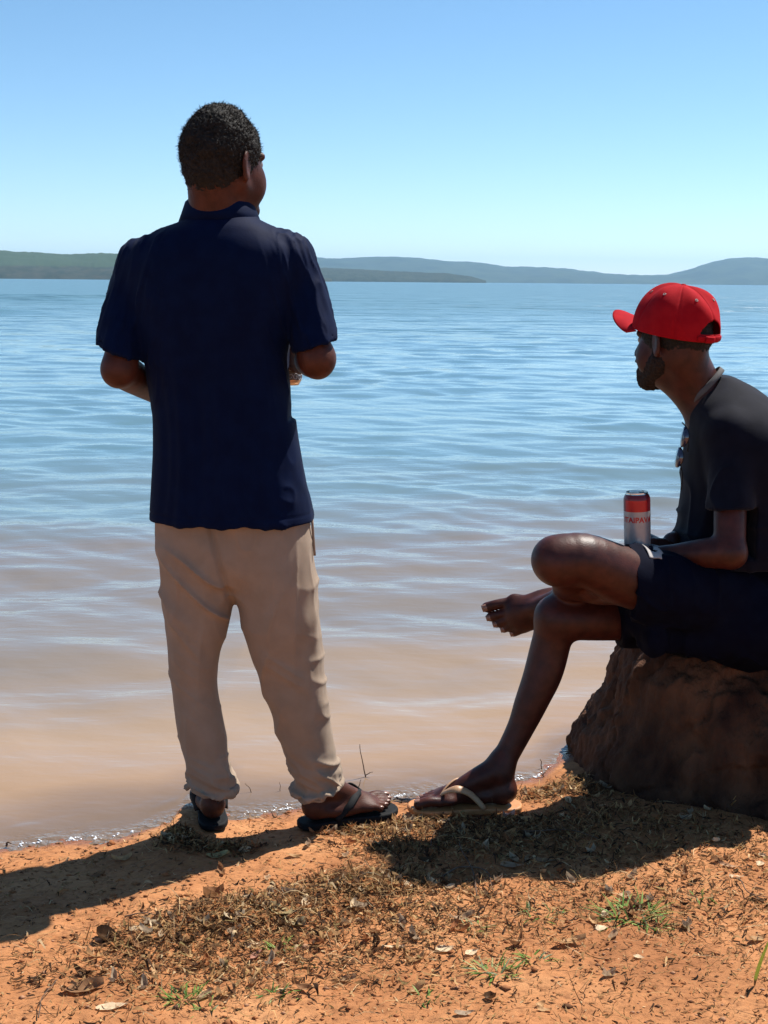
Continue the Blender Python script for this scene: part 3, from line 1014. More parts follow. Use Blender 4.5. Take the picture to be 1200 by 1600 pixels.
def sandal(parent, heel, d, n, b, L, sole_m, strap_m, label, thick=.016):
    """flip-flop: heel is on the sole's top face"""
    d, n, b = nrm(d), nrm(n), nrm(b)
    FEET.append((heel[:2] - d[:2] * .02, heel[:2] + d[:2] * .26 * L))
    o = bpy.data.objects.new('flip_flop', None); COL.objects.link(o)
    o.parent = parent
    base = heel - n * thick
    o.location = [float(v) for v in (base - world_loc(parent))]
    o['label'] = label
    prof = [(-.012, .0), (-.008, .017), (.004, .029), (.03, .036), (.075, .034), (.12, .036), (.165, .046), (.205, .049), (.235, .042), (.255, .024), (.262, .0)]
    ring = [(x, w) for x, w in prof] + [(x, -w * (.93 if x > .1 else 1)) for x, w in prof[::-1][1:-1]]
    ring = spline([(x * L, w * L, 0) for x, w in ring + ring[:1]], 64)[:-1]
    m = len(ring)
    V = []; Fc = []
    for lv, ins in ((0, .003), (.25, 0), (.8, 0), (1.0, .0025)):
        for x, w, _ in ring:
            cx = .125 * L
            V.append(base + d * (cx + (x - cx) * (1 - ins / .1)) + b * (w * (1 - ins / .045)) + n * thick * lv)
    for r_ in range(3):
        for i in range(m):
            a, c = r_ * m + i, r_ * m + (i + 1) % m
            Fc.append((a, c, c + m, a + m))
    Fc.append(tuple(range(m))[::-1]); Fc.append(tuple(range(3 * m, 4 * m)))
    so = add('sole', mesh_np('sole', V, Fc, smooth=False), sole_m, o)
    bv = so.modifiers.new('soft', 'BEVEL'); bv.width = .0015; bv.segments = 2; bv.limit_method = 'ANGLE'
    top = heel + n * .0
    post = top + (d * .188 + b * .020) * L
    for q in (-1, 1):
        pts = spline([post - n * .002, post + n * .030 * L - d * .004, top + (d * .150 + b * (.020 + q * .028) + n * .056) * L,
                      top + (d * .115 + b * q * .040 + n * .040) * L, top + (d * .080 + b * q * .036 + n * .002) * L], 22)
        nn = np.array([nrm(n * .8 + b * q * .75 * min(1, i / 10) - d * .1) for i in range(22)])
        rad = np.interp(np.arange(22), [0, 4, 11, 21], [.6, .8, 1.25, .9])
        V, Fc = tube(pts, rad, 8, (nn, .0085, .0028))
        add('strap', mesh_np('strap', V, Fc), strap_m, o)
    return o

def can(base, tilt_axis, H, Rr, name_label, body_fn, top_up=True):
    """drinks can > shell, lid, pull_tab. body_fn(z/H) -> material slot"""
    root = empty('drink_can', base, name_label, 'drink can')
    seg = 64
    prof = [(0.0001, .006), (Rr * .62, .006), (Rr * .72, .0), (Rr * .78, .0), (Rr * .98, .012)]
    nz_ = 24
    for i in range(nz_ + 1):
        prof.append((Rr, .014 + (H * .875 - .014) * i / nz_))
    prof += [(Rr * .985, H * .90), (Rr * .93, H * .935), (Rr * .85, H * .965), (Rr * .815, H * .978), (Rr * .83, H * .990), (Rr * .84, H), (Rr * .815, H * 1.002), (Rr * .80, H * .992), (Rr * .79, H * .975)]
    V, Fc = lathe(prof, seg)
    up = nrm(tilt_axis)
    x = nrm(np.cross(A(0, 1, 0), up)); y = np.cross(up, x)
    M = np.stack([x, y, up], 1)
    def tr(V): return np.asarray(V) @ M.T + base
    me = mesh_np('can_shell', tr(V), Fc)
    mats, ids = body_fn(prof, seg, H)
    o = add('shell', me, mats, root)
    me.polygons.foreach_set('material_index', np.array(ids, dtype=np.int32))
    V, Fc = lathe([(Rr * .79, H * .975), (Rr * .74, H * .972), (Rr * .70, H * .978), (.0001, H * .978)], 40)
    add('lid', mesh_np('lid', tr(V), Fc), ALU, root)
    ang = np.linspace(0, 2 * math.pi, 25)[:-1]
    pts = [( .010 * math.cos(a) * (1 if math.cos(a) > 0 else 1.1) , .0065 * math.sin(a), H * .978 + .003) for a in ang] 
    pts.append(pts[0])
    V, Fc = tube(pts, .0019, 6, None, False)
    tb = add('pull_tab', mesh_np('pull_tab', tr(V + A(-.006, 0, 0)), Fc), ALU, root)
    V, Fc = lathe([(.0001, 0), (.0075, .0), (.0075, .0012), (.0001, .0012)], 20)
    add('opening', mesh_np('opening', tr(V * A(1, .8, 1) + A(.013, 0, H * .9785)), Fc), EYED, root)
    return root, M

def wrap_text(txt, size, Rr, z0, ang0, base, M, mat, root, name='lettering'):
    """lettering printed on a can's wall"""
    cu = bpy.data.curves.new(name, 'FONT')
    cu.body = txt; cu.size = size; cu.align_x = 'CENTER'; cu.resolution_u = 3; cu.offset = size * .03
    to = bpy.data.objects.new(name, cu)
    COL.objects.link(to)
    dg = bpy.context.evaluated_depsgraph_get()
    me = bpy.data.meshes.new_from_object(to.evaluated_get(dg))
    bpy.data.objects.remove(to)
    import bmesh
    bm = bmesh.new(); bm.from_mesh(me)
    bmesh.ops.triangulate(bm, faces=bm.faces)
    for _ in range(2):
        bmesh.ops.subdivide_edges(bm, edges=[e for e in bm.edges if e.calc_length() > size * .12], cuts=1)
        bmesh.ops.triangulate(bm, faces=[f for f in bm.faces if len(f.verts) > 3])
    bm.to_mesh(me); bm.free()
    n = len(me.vertices)
    co = np.empty(n * 3, dtype=np.float32); me.vertices.foreach_get('co', co)
    co = co.reshape(-1, 3)
    a = ang0 + co[:, 0] / Rr
    L = np.stack([(Rr + .0003) * np.cos(a), (Rr + .0003) * np.sin(a), z0 + co[:, 1]], 1)
    W = (L @ M.T + base).astype(np.float32)
    me.vertices.foreach_set('co', W.ravel()); me.update()
    return add(name, me, mat, root)

# ------------------------------------------------------------------ standing man
def loft_rows(rows, Y, dep, ymid=None):
    zs, cx, cy, a, b = [], [], [], [], []
    for i, (py, xl, xr) in enumerate(rows):
        yy = Y if np.isscalar(Y) else Y[i]
        p0, p1 = P(xl, py, yy), P(xr, py, yy)
        zs.append((p0[2] + p1[2]) / 2); cx.append((p0[0] + p1[0]) / 2); a.append((p1[0] - p0[0]) / 2)
        cy.append(yy); b.append(dep if np.isscalar(dep) else dep[i])
    return zs, cx, cy, a, b

def hair_cap(c, f, s, u, lo, hi, mat, parent, line_back, line_front, thick, seed, strands=5000, name='hair', neck=None):
    g = Sdf(lo, hi, 0.003)
    ax = (f, s, u)
    g.ell(c + u * .020 - f * .012, A(.093, .074, .099) + thick, ax, 0)
    if neck is not None: g.cone(neck[0], neck[1], neck[2] + .0015, neck[3] + .0015, .02)
    # keep the part above a hairline that drops towards the nape
    q = g.box(g.lo, g.lo + g.h * g.n)
    sl, X, Y, Z = q
    pf = (X - c[0]) * f[0] + (Y - c[1]) * f[1] + (Z - c[2]) * f[2]
    pu = (X - c[0]) * u[0] + (Y - c[1]) * u[1] + (Z - c[2]) * u[2]
    ps = np.abs((X - c[0]) * s[0] + (Y - c[1]) * s[1] + (Z - c[2]) * s[2])
    tt = np.clip((pf + .10) / .19, 0, 1)
    line = line_back + (line_front - line_back) * tt ** 1.6
    line = np.where((ps > .05) & (pf > -.03) & (pf < .03), line, line)
    g._mix(sl, (line - pu) * 0.8, 0, 'cut')
    # close-cropped below, fuller above
    fade = np.clip((pu - line) / .085, 0, 1)
    g.F[sl] = g.F[sl] + ((1 - fade) * (thick - .0015)).astype(np.float32)
    def disp(V):
        ww = np.clip(((V - c) @ u - line_back) / .12, 0, 1)
        return (.0018 * vnoise(V * 150, seed) + .0020 * vnoise(V * 300, seed + 1)) * (.15 + ww) + .004 * vnoise(V * 30, seed + 2) * ww
    V, Q = g.mesh(disp, 3)
    N = vnormals(V, Q)
    r = np.random.default_rng(seed)
    parts_v, parts_f = [V], []
    ww = np.clip(((V - c) @ u - line_back) / .12, 0, 1)
    idx = r.choice(len(V), strands, p=(ww + .03) / (ww + .03).sum())
    base = V[idx]; nn = N[idx] + r.normal(0, .55, (strands, 3)); nn /= np.linalg.norm(nn, axis=1)[:, None]
    sd = np.cross(nn, r.normal(0, 1, (strands, 3))); sd /= np.linalg.norm(sd, axis=1)[:, None]
    ln = r.uniform(.002, .0050, (strands, 1)) * (.35 + ww[idx])[:, None]
    bend = r.normal(0, .6, (strands, 3)) * ln
    w = .0006
    b0 = base - nn * .001
    S = np.stack([b0 - sd * w, b0 + sd * w, b0 + nn * ln * .6 + sd * w * .8 + bend * .3, b0 + nn * ln * .6 - sd * w * .8 + bend * .3, b0 + nn * ln + bend * .8 + sd * w * .2, b0 + nn * ln + bend * .8 - sd * w * .2], 1).reshape(-1, 3)
    k = np.arange(strands)[:, None] * 6 + len(V)
    F1 = np.concatenate([k + A(0, 1, 2, 3).astype(int), k + A(3, 2, 4, 5).astype(int)])
    me = mesh_np(name, np.vstack([V, S]), np.concatenate([Q, F1]))
    return add(name, me, mat, parent)

def standing_man():
    u = A(0, 0, 1)
    yw = math.radians(40)
    f = A(math.sin(yw), math.cos(yw), 0); s = A(math.cos(yw), -math.sin(yw), 0)
    hc = P(352, 257, 3.0)
    base = A(PG(400, 1300, .02)[0], 3.02, 0.0)
    YT = 3.0
    g = Sdf(A(-0.82, 2.72, -0.02), A(0.12, 3.50, 1.80), 0.0038)
    head(g, hc, f, s, u)
    nb = P(345, 352, 3.01)
    g.cone(hc - f * .036 - u * .03, nb - u * .02 - A(.004, 0, 0), .060, .066, .02)
    g.cone(hc + f * .012 - u * .085, nb + A(.01, .02, -.03), .045, .055, .02)
    # trunk and legs under the clothes
    g.chain([P(345, 390, 3.0), P(345, 560, 3.01), P(350, 780, 3.0)], [.085, .085, .085], .03)
    for sh in (225, 455):
        g.cone(P(345, 385, 3.0), P(sh, 408, 3.0), .05, .042, .02)
    # left arm, forearm crossing in front of the body
    SL, EL, WL = P(214, 432, 3.0), P(186, 577, 2.94), P(250, 619, 3.165)
    g.chain([SL, SL * .45 + EL * .55, EL], [.036, .038, .040], .015)
    g.chain([EL, EL * .68 + WL * .32 + A(0, 0, .003), WL], [.039, .039, .0235], .012)
    g.ell(EL + A(-.002, -.010, -.012), (.022, .02, .022), None, .02)
    dL = nrm(A(.85, .28, .10))
    hand(g, WL, dL, nrm(A(.2, -1, .1)), nrm(A(-.1, .1, 1)), (.35, .40, .45, .5))
    g.cone(WL, WL + dL * .03, .024, .021, .01, flat=(A(.1, -1, 0), .75))
    # right arm, hand round the can
    SR, ER, WR = P(458, 428, 3.0), P(495, 560, 2.95), P(476, 566, 3.155)
    g.chain([SR, SR * .45 + ER * .55, ER], [.036, .038, .041], .015)
    g.ell(ER + A(.004, -.006, -.020), (.024, .022, .024), None, .02)
    g.chain([ER, ER * .66 + WR * .34, WR], [.043, .042, .0245], .012)
    cb = P(451, 601, 3.265)
    cz = A(0, 0, 1)
    dR = nrm(A(-.38, .90, .10))
    hand(g, WR + A(0.004, 0, 0), dR, nrm(A(-.92, -.40, 0)), nrm(A(-.05, -.1, 1)), (.62, .64, .66, .70), thumb=nrm(A(-.55, .25, .55)))
    # feet
    hl = PG(330, 1303, .045); hl = A(hl[0], 3.0, gz(hl[0], 3.02) + .022)
    dl = nrm(A(-.22, 1, 0)); bl = nrm(A(1, .22, 0))
    tl = foot(g, hl, dl, u, bl, 1.0, ankle=hl + dl * .05 + u * .095)
    hr = PG(478, 1290, .045); hr = A(hr[0] - .008, 3.035, gz(hr[0] + .08, 3.05) + .022)
    dr = nrm(A(.90, .40, 0)); br = nrm(A(-.40, .90, 0))
    tr_ = foot(g, hr, dr, u, br, .98, ankle=hr + dr * .05 + u * .09)
    kl, kr = P(303, 1040, 3.0), P(450, 1040, 3.0)
    hipl, hipr = P(310, 850, 3.0), P(425, 850, 3.0)
    g.chain([hipl, kl, hl + dl * .045 + u * .10], [.060, .042, .033], .015)
    g.chain([hipr, kr, hr + dr * .045 + u * .10], [.065, .045, .034], .015)
    g.chain([P(350, 780, 3.0), (hipl + hipr) / 2], [.08, .06], .03)
    body = sdf_obj('person', g, SKIN, loc=base, passes=1, label='man standing with his back turned in a navy polo shirt and rolled khaki trousers', cat='person')
    print('body', time.time() - T0)
    eyes(body, hc, f, s, u)
    toenails(body, tr_, dr, u, br)
    toenails(body, tl, dl, u, bl)
    hair_cap(hc, f, s, u, hc - .15, hc + .17, HAIR, body, -.108, .058, .0085, 71, strands=14000, neck=(hc - f * .036 - u * .03, nb - u * .02 - A(.004, 0, 0), .060, .066))
    # ------------- polo shirt
    g = Sdf(A(-.86, 2.74, .70), A(.16, 3.30, 1.62), 0.0042)
    rows = [(343, 292, 398), (352, 275, 412), (366, 243, 434), (388, 213, 464), (420, 200, 476), (460, 202, 470), (500, 210, 458), (550, 222, 448), (600, 234, 452), (650, 240, 460), (700, 241, 468), (760, 238, 480), (800, 235.5, 490), (836, 235, 496)]
    dep = [.070, .085, .098, .110, .118, .122, .122, .118, .114, .114, .117, .122, .127, .130]
    zs, cx, cy, a, b = loft_rows(rows, 3.0, dep)
    g.loft(zs, cx, [3.0] * len(zs), a, b, e=2.35, k=.0)
    # shoulders and sleeves
    for (sx, mid, tip, r0, r1, r2) in ((P(226, 411, 3.0), P(202, 466, 2.99), P(186, 546, 2.95), .052, .051, .053), (P(450, 404, 3.0), P(475, 460, 2.99), P(492, 538, 2.955), .054, .052, .053)):
        g.cone(P(340, 373, 3.0), sx, .055, r0, .045)
        ext = tip + nrm(tip - mid) * .05
        g.chain([sx, mid, ext], [r0, r1, r2], .022)
    # hems: sleeve ends, hollow openings
    for tip, nn, x0, x1, r in ((P(182, 549, 2.95), A(-.35, 0, -.93), -.95, P(222, 545, 2.95)[0], .044), (P(494, 541, 2.955), A(.30, 0, -.95), P(453, 545, 2.95)[0], .2, .045)):
        g.plane(tip, nn, A(x0, 2.7, tip[2] - .17), A(x1, 3.3, tip[2] + .035))
        g.cone(tip - nn * .006, tip + nn * .02, r, r, .0, 'sub')
    g.plane(P(340, 826, 2.885), A(0, 0, -1))
    # hollow skirt of the shirt
    zs2 = [z for z in zs if z < 1.0] 
    zz = np.array([.6, .79, .82, .835])
    cxm = P(345, 500, 3.0)[0]
    def disp(V):
        x, y, z = V[:, 0] - cxm, V[:, 1], V[:, 2]
        d = .0045 * fbm(V * A(7, 7, 2.2), 3, 5)
        # vertical drapes falling from the shoulder blades, stronger to the hem
        w = sstep(1.40, 1.05, z)
        ph = x * 62 + 2.2 * vnoise(V * A(3, 3, 4), 6)
        d += w * .0042 * (np.sin(ph) ** 3) * sstep(.0, .06, .16 - np.abs(x))
        # creases pulled from the armpits and round the sleeves
        r = 1 - np.abs(fbm(V * A(15, 15, 9) + A(0, 0, 1) * (np.abs(x) * 26)[:, None], 3, 44))
        d += .006 * (r ** 5) * sstep(.08, .17, np.abs(x)) * sstep(1.0, 1.2, z)
        # side crease above the right hem
        r2 = 1 - np.abs(fbm((V + A(0, 0, .5) * x[:, None]) * A(14, 14, 10), 2, 54))
        d += .007 * (r2 ** 4) * sstep(.08, .16, x) * sstep(1.05, .85, z)
        # stitched line above the sleeve and bottom hems
        hem = P(340, 826, 2.885)[2]
        d -= .0012 * np.exp(-((z - hem - .022) / .0025) ** 2)
        d -= .0008
        return d
    shirt = sdf_obj('polo_shirt', g, NAVY, body, disp=disp)
    # collar: folded band standing round the neck
    V, Fc = [], []
    nseg = 72
    cc = P(340, 330, 3.005)
    for i in range(nseg):
        a_ = 2 * math.pi * i / nseg                      # 0 = right, pi/2 = front (away)
        front = max(0.0, math.sin(a_))
        ca, sa = math.cos(a_), math.sin(a_)
        drop = .050 * front ** 2
        for rr, h in ((.064, -.030), (.066, .004), (.066, .021), (.069, .0265), (.075, .021), (.083, -.002), (.091 + .012 * front, -.024 - .014 * front)):
            V.append(cc + A(ca * rr * 1.02 + .004, sa * rr * .92 + .004, h - drop + .003 * math.sin(3 * a_)))
    m = 7
    for i in range(nseg):
        if abs(i - nseg // 4) < 3: continue              # open at the throat
        for j in range(m - 1):
            a0, b0 = i * m + j, ((i + 1) % nseg) * m + j
            Fc.append((a0, b0, b0 + 1, a0 + 1))
    col = add('collar', mesh_np('collar', V, Fc), NAVY, shirt)
    md = col.modifiers.new('thick', 'SOLIDIFY'); md.thickness = .003; md.offset = 0
    # ------------- trousers
    g = Sdf(A(-.64, 2.80, .02), A(.04, 3.24, .96), 0.004)
    lrows = [(800, 246, 350), (850, 247, 362), (890, 251, 368), (935, 257, 367), (970, 259, 361), (1020, 262, 346), (1060, 265, 340), (1095, 269, 344), (1130, 274, 350), (1165, 281, 355), (1195, 288, 361), (1218, 291, 365), (1232, 296, 363)]
    ldep = [.085, .095, .096, .090, .084, .074, .070, .069, .068, .064, .061, .061, .057]
    zs, cx, cy, a, b = loft_rows(lrows, 3.0, ldep)
    g.loft(zs, cx, cy, a, b, e=2.2, k=.012)
    rrows = [(800, 340, 484), (850, 338, 487), (890, 350, 492), (935, 367, 497), (975, 375, 503), (1010, 384, 505), (1060, 402, 508), (1110, 421, 515), (1150, 434, 522), (1185, 446, 527), (1212, 455, 531), (1232, 459, 529)]
    rdep = [.085, .097, .100, .098, .092, .086, .078, .072, .066, .063, .061, .056]
    yr = [3.0, 3.0, 3.0, 3.0, 3.0, 3.003, 3.008, 3.015, 3.02, 3.025, 3.03, 3.035]
    zs, cx, cy, a, b = loft_rows(rrows, yr, rdep)
    g.loft(zs, cx, cy, a, b, e=2.2, k=.012)
    zs, cx, cy, a, b = loft_rows([(790, 250, 468), (850, 264, 466), (890, 284, 452), (918, 306, 436)], 3.0, [.086, .094, .086, .05])
    g.loft(zs, cx, cy, a, b, e=2.1, k=.045)
    # turned and bunched cuffs
    def ring(c, r, t, nrmv, k=.006, sq=1.0, n=18, a0=0, a1=2 * math.pi):
        nrmv = nrm(nrmv); e1 = nrm(np.cross(nrmv, A(0, 1, 0))); e2 = np.cross(nrmv, e1)
        pts = [c + (e1 * math.cos(q) + e2 * math.sin(q) * sq) * r for q in np.linspace(a0, a1, n)]
        for i in range(n - 1): g.cone(pts[i], pts[i + 1], t, t, k)
    cl = P(330, 1226, 3.0)
    ring(cl, .056, .009, A(.14, -.1, 1), .004)
    ring(P(327, 1206, 3.0), .047, .008, A(-.45, .1, 1), .010)
    g.cone(P(296, 1228, 3.0), P(287, 1232, 3.0), .012, .007, .008)
    g.cone(P(357, 1217, 2.98), P(365, 1214, 2.98), .012, .006, .008)
    g.chain([P(331, 1228, 3.0), P(332, 1249, 3.0)], [.039, .0375], .004)
    cr = P(496, 1228, 3.035)
    ring(cr, .060, .009, A(-.10, -.1, 1), .004)
    ring(P(492, 1200, 3.03), .056, .009, A(.18, .1, 1), .012)
    g.cone(P(524, 1222, 3.0), P(532, 1228, 2.99), .013, .007, .008)
    g.chain([P(495, 1232, 3.035), P(493, 1256, 3.04)], [.047, .0455], .004)
    g.plane(P(332, 1247, 2.955), A(.05, 0, -1), A(-.7, 2.7, 0), A(-.31, 3.3, .3))
    g.plane(P(493, 1257, 2.985), A(.22, 0, -1), A(-.31, 2.7, 0), A(.1, 3.3, .3))
    g.cone(hl + dl * .05 + u * .06, hl + dl * .048 + u * .12, .0365, .0355, 0, 'sub')
    g.cone(hr + dr * .05 + u * .05, hr + dr * .048 + u * .11, .0400, .0400, 0, 'sub')
    cz_ = P(365, 935, 2.95)
    kz = [P(300, q, 3.0)[2] for q in (1215, 1060, 935, 830)]
    def disp(V):
        x, z = V[:, 0] - cz_[0], V[:, 2]
        d = .007 * fbm(V * A(11, 11, 5), 3, 15)
        # seat and thigh folds sweep down from the hip to the inside of the knee (left leg) and hang on the right
        lw = sstep(.02, -.03, x)
        t = z * 1.0 + x * .95
        r = 1 - np.abs(vnoise(np.stack([t * 15, V[:, 1] * 6, x * 4], -1), 25))
        d += lw * .016 * (r ** 4) * sstep(kz[1] - .05, kz[2], z) * sstep(kz[3] + .02, kz[3] - .08, z) * sstep(2.99, 2.95, V[:, 1])
        rw = 1 - lw
        t2 = z * .9 - x * .55
        r2 = 1 - np.abs(vnoise(np.stack([t2 * 9, V[:, 1] * 4, x * 7], -1), 26))
        d += rw * .013 * (r2 ** 4) * sstep(kz[0], kz[2], z)
        # zig-zag breaks on the sunny outer edge and behind the knees
        r3 = 1 - np.abs(vnoise(np.stack([z * 20 + x * 14, V[:, 1] * 9, x * 9], -1), 27))
        d += (.0035 + .003 * vnoise(V * 5, 33) + .003 * sstep(-.04, .05, x))  * (r3 ** 4) * sstep(kz[2], kz[1], z)
        # bunched rolls above the cuff
        w = sstep(kz[0] + .10, kz[0] + .01, z)
        rb = 1 - np.abs(vnoise(np.stack([z * 38 + x * 16, V[:, 1] * 12, x * 12], -1), 28))
        d += w * (.011 * rb ** 3 - .003)
        # seat seam
        d -= .009 * np.exp(-((x + .004 + (z - kz[2]) * .22) / .007) ** 2) * sstep(kz[2] - .02, kz[2] + .03, z)
        # long soft creases
        r4 = 1 - np.abs(vnoise(V * A(22, 10, 4.5), 30))
        d += .004 * r4 ** 4
        return d - .004
    tro = sdf_obj('trousers', g, KHAKI, body, disp=disp)
    # hip pocket edge on the sunny side
    pts = spline([P(489, 812, 2.985), P(491, 840, 2.985), P(493, 868, 2.985)], 8)
    V, Fc = tube(pts + A(-.002, -.0, 0), .0035, 6)
    add('pocket_edge', mesh_np('pocket_edge', V, Fc), KHAKI, tro)
    sandal(body, hl - u * .001 - dl * .004, dl, u, bl, 1.03, RUBBER, RUBBER, 'black flip-flop seen from behind, the foot pointing at the water', .018)
    sandal(body, hr - u * .001 - dr * .004, dr, u, br, 1.0, RUBBER, RUBBER, 'black flip-flop turned sideways with its toes to the right', .018)
    print('standing man', time.time() - T0)
    # the can he holds, mostly hidden by his shirt
    Hc = .157; Rc = .033
    def fn(prof, seg, H):
        ids = []
        for i in range(len(prof) - 1):
            z = prof[i][1] / H
            for q in range(seg):
                ids.append(1 if z < .085 else (2 if z > .955 else 0))
        return [CANBLACK, COPPER, ALU], ids
    root, M = can(cb, A(.02, 0, 1), Hc, Rc, 'black can with pale curling ornament held in front of the standing man', fn)
    parts = []
    for q in range(9):
        a0 = -2.2 + q * .42
        for z0 in (.022, .044, .066, .09, .112):
            ph = q * 1.7 + z0 * 90
            pts = []
            for t in np.linspace(0, 1, 14):
                rr = .0075 * (1 - .75 * t); th = ph + t * 7.5
                a1 = a0 + rr * math.cos(th) / Rc; z1 = z0 + rr * math.sin(th) * 1.2
                pts.append(A((Rc + .0002) * math.cos(a1), (Rc + .0002) * math.sin(a1), z1) @ M.T + cb)
            parts.append(tube(pts, .0009, 5))
    V, Fc = merge(parts)
    add('ornament', mesh_np('ornament', V, Fc), CANORN, root)

# ------------------------------------------------------------------ seated man
def seated_man():
    u0 = A(0, 0, 1)
    yw = math.radians(-40)
    f = A(math.sin(yw), math.cos(yw), 0); s = A(math.cos(yw), -math.sin(yw), 0); u = u0
    # head tipped forward a little
    tp = math.radians(4)
    f, u = f * math.cos(tp) - u * math.sin(tp), u * math.cos(tp) + f * math.sin(tp)
    YH = 3.32
    hc = P(1051, 531, YH)
    base = A(1.0, 3.2, 0.0)
    g = Sdf(A(.03, 2.78, .0), A(1.32, 3.66, 1.42), 0.0042)
    head(g, hc, f, s, u)
    nb = P(1112, 648, 3.30)
    g.chain([hc - f * .028 - u * .045, P(1092, 612, 3.32), nb], [.062, .063, .066], .02)
    g.cone(hc + f * .015 - u * .085, P(1094, 622, 3.31), .044, .050, .02)
    # trunk
    g.chain([P(1130, 670, 3.30), P(1155, 780, 3.28), P(1160, 925, 3.26)], [.085, .09, .09], .03)
    g.cone(P(1130, 660, 3.29), P(1138, 684, 3.21), .045, .036, .02)
    g.cone(P(1130, 660, 3.29), P(1137, 684, 3.38), .045, .036, .02)
    # near (left) arm
    SL, EL, WL = P(1142, 700, 3.16), P(1140, 862, 3.06), P(1040, 868, 3.13)
    g.chain([SL, SL * .4 + EL * .6, EL], [.036, .039, .038], .015)
    g.chain([EL, EL * .68 + WL * .32, WL], [.041, .038, .024], .012)
    g.ell(EL + A(.010, -.004, -.010), (.024, .022, .024), None, .02)
    cb = P(995, 856, 3.14)
    hand(g, WL, nrm(A(-.92, .16, .02)), nrm(A(0, .25, 1)), nrm(A(.1, 1, 0)), (.12, .14, .18, .26), sc=.95, thumb=nrm(A(-.45, .8, .35)))
    g.cone(WL, WL + A(-.03, .004, 0), .023, .020, .01)
    # far (right) arm
    SR, ER, WR = P(1138, 700, 3.42), P(1120, 830, 3.47), P(1050, 846, 3.25)
    g.chain([SR, SR * .4 + ER * .6, ER], [.036, .038, .037], .015)
    g.chain([ER, ER * .6 + WR * .4, WR], [.040, .036, .024], .012)
    hand(g, WR, nrm(A(-.80, -.42, -.02)), nrm(A(-.35, .1, -1)), nrm(A(-.3, -1, .1)), (.45, .5, .55, .6), sc=.95, thumb=nrm(A(-.85, -.35, .15)))
    # crossed (left) leg: knee near the camera, shin going away over the other knee
    HL, KL, AL = P(1135, 940, 3.16), P(872, 878, 2.985), P(884, 936, 3.37)
    g.chain([HL, HL * .45 + KL * .55, KL + A(.06, .01, .005), KL], [.076, .073, .063, .056], .02)
    g.ell(KL + A(-.006, .0, .008), (.056, .055, .055), None, .02)
    g.chain([KL, P(893, 902, 3.13), AL], [.050, .053, .034], .02)
    g.ell(P(938, 916, 3.14), (.085, .10, .042), None, .02)
    dL = nrm(A(-.90, .06, -.34)); nL = nrm(A(-.15, -.95, .20)); bL = nrm(np.cross(nL, dL)); bL = bL if bL[2] > 0 else -bL
    nL = nrm(np.cross(dL, bL)); nL = nL if nL[1] < 0 else -nL
    hL = AL - dL * .052 - nL * .085 
    # keep the sole line so that the ankle joint sits at AL
    tl = foot(g, hL, dL, nL, bL, 1.10, ankle=AL, spread=1.3, wide=1.12, toe=1.2)
    g.ell(hL + dL * .12 + nL * .03 - bL * .006, (.10, .052, .026), (dL, bL, nL), .02)
    # planted (right) leg
    HR, KR = P(1135, 955, 3.34), P(872, 966, 3.20)
    hR = PG(806, 1262, .055); hR = A(hR[0] + .004, 3.15, gz(hR[0] - .1, 3.15) + .030)
    dR = nrm(A(-1, -.03, 0)); bR = nrm(A(.03, -1, 0)) * -1
    # right foot pointing to the left of the picture: its big toe is on the camera's side
    bR = nrm(A(0, -1, 0))
    AR = P(781, 1200, 3.16)
    tR = foot(g, hR, dR, u0, bR, 1.04, ankle=AR)
    g.chain([HR, HR * .4 + KR * .6 + A(0, 0, .0), KR + A(.03, 0, 0), KR], [.074, .066, .056, .050], .02)
    g.ell(KR + A(-.010, 0, .004), (.050, .052, .054), None, .02)
    c1, c2, c3 = P(858, 1015, 3.20), P(845, 1060, 3.19), P(812, 1140, 3.175)
    g.chain([KR, c1, c2, P(829, 1100, 3.182), c3, AR], [.052, .050, .0475, .0425, .0350, .0310], .02)
    g.ell(P(860, 1045, 3.20), (.028, .04, .075), (A(1, 0, -.3), A(0, 1, 0), A(.3, 0, 1)), .02)
    body = sdf_obj('person', g, SKIN2, loc=base, label='man in a red cap sitting cross-legged on the boulder', cat='person')
    eyes(body, hc, f, s, u)
    toenails(body, tl, dL, nL, bL)
    toenails(body, tR, dR, u0, bR)
    # hair below the cap, down the nape
    hair_cap(hc, f, s, u, hc - .16, hc + .16, HAIR, body, -.070, .02, .006, 81, strands=2500)
    # beard
    gb = Sdf(hc - .17, hc + .16, .003)
    ax = (f, s, u)
    for q in (-1, 1):
        gb.cone(hc - f * .002 + s * q * .0545 - u * .030, hc - f * .001 + s * q * .0545 - u * .052, .0195, .021, .01)
        gb.cone(hc - f * .001 + s * q * .0535 - u * .056, hc + f * .066 + s * q * .020 - u * .100, .0235, .026, .012)
        gb.cone(hc + f * .004 + s * q * .050 - u * .075, hc + f * .060 + s * q * .016 - u * .108, .014, .018, .012)
        gb.cone(hc + f * .02 + s * q * .053 - u * .056, hc + f * .080 + s * q * .022 - u * .080, .016, .016, .012)
    gb.ell(hc + f * .080 - u * .104, (.024, .028, .024), ax, .012)
    gb.ell(hc + f * .094 - u * .083, (.012, .022, .008), ax, .006)
    gb.cone(hc + f * .098 - s * .02 - u * .052, hc + f * .098 + s * .02 - u * .052, .006, .006, .01)
    sdf_obj('beard', gb, BEARD, body, disp=lambda V: .0022 * vnoise(V * 160, 9) + .0015 * vnoise(V * 330, 10))
    print('seated body', time.time() - T0)
    # ------------- t-shirt
    g = Sdf(A(.62, 2.86, .68), A(1.42, 3.66, 1.34), 0.005)
    rows = [(586, 1112, 1144), (600, 1098, 1172), (616, 1084, 1196), (640, 1073, 1226), (675, 1073, 1250), (710, 1069, 1262), (770, 1066, 1278), (815, 1060, 1284), (848, 1053, 1286), (890, 1050, 1284), (935, 1055, 1280)]
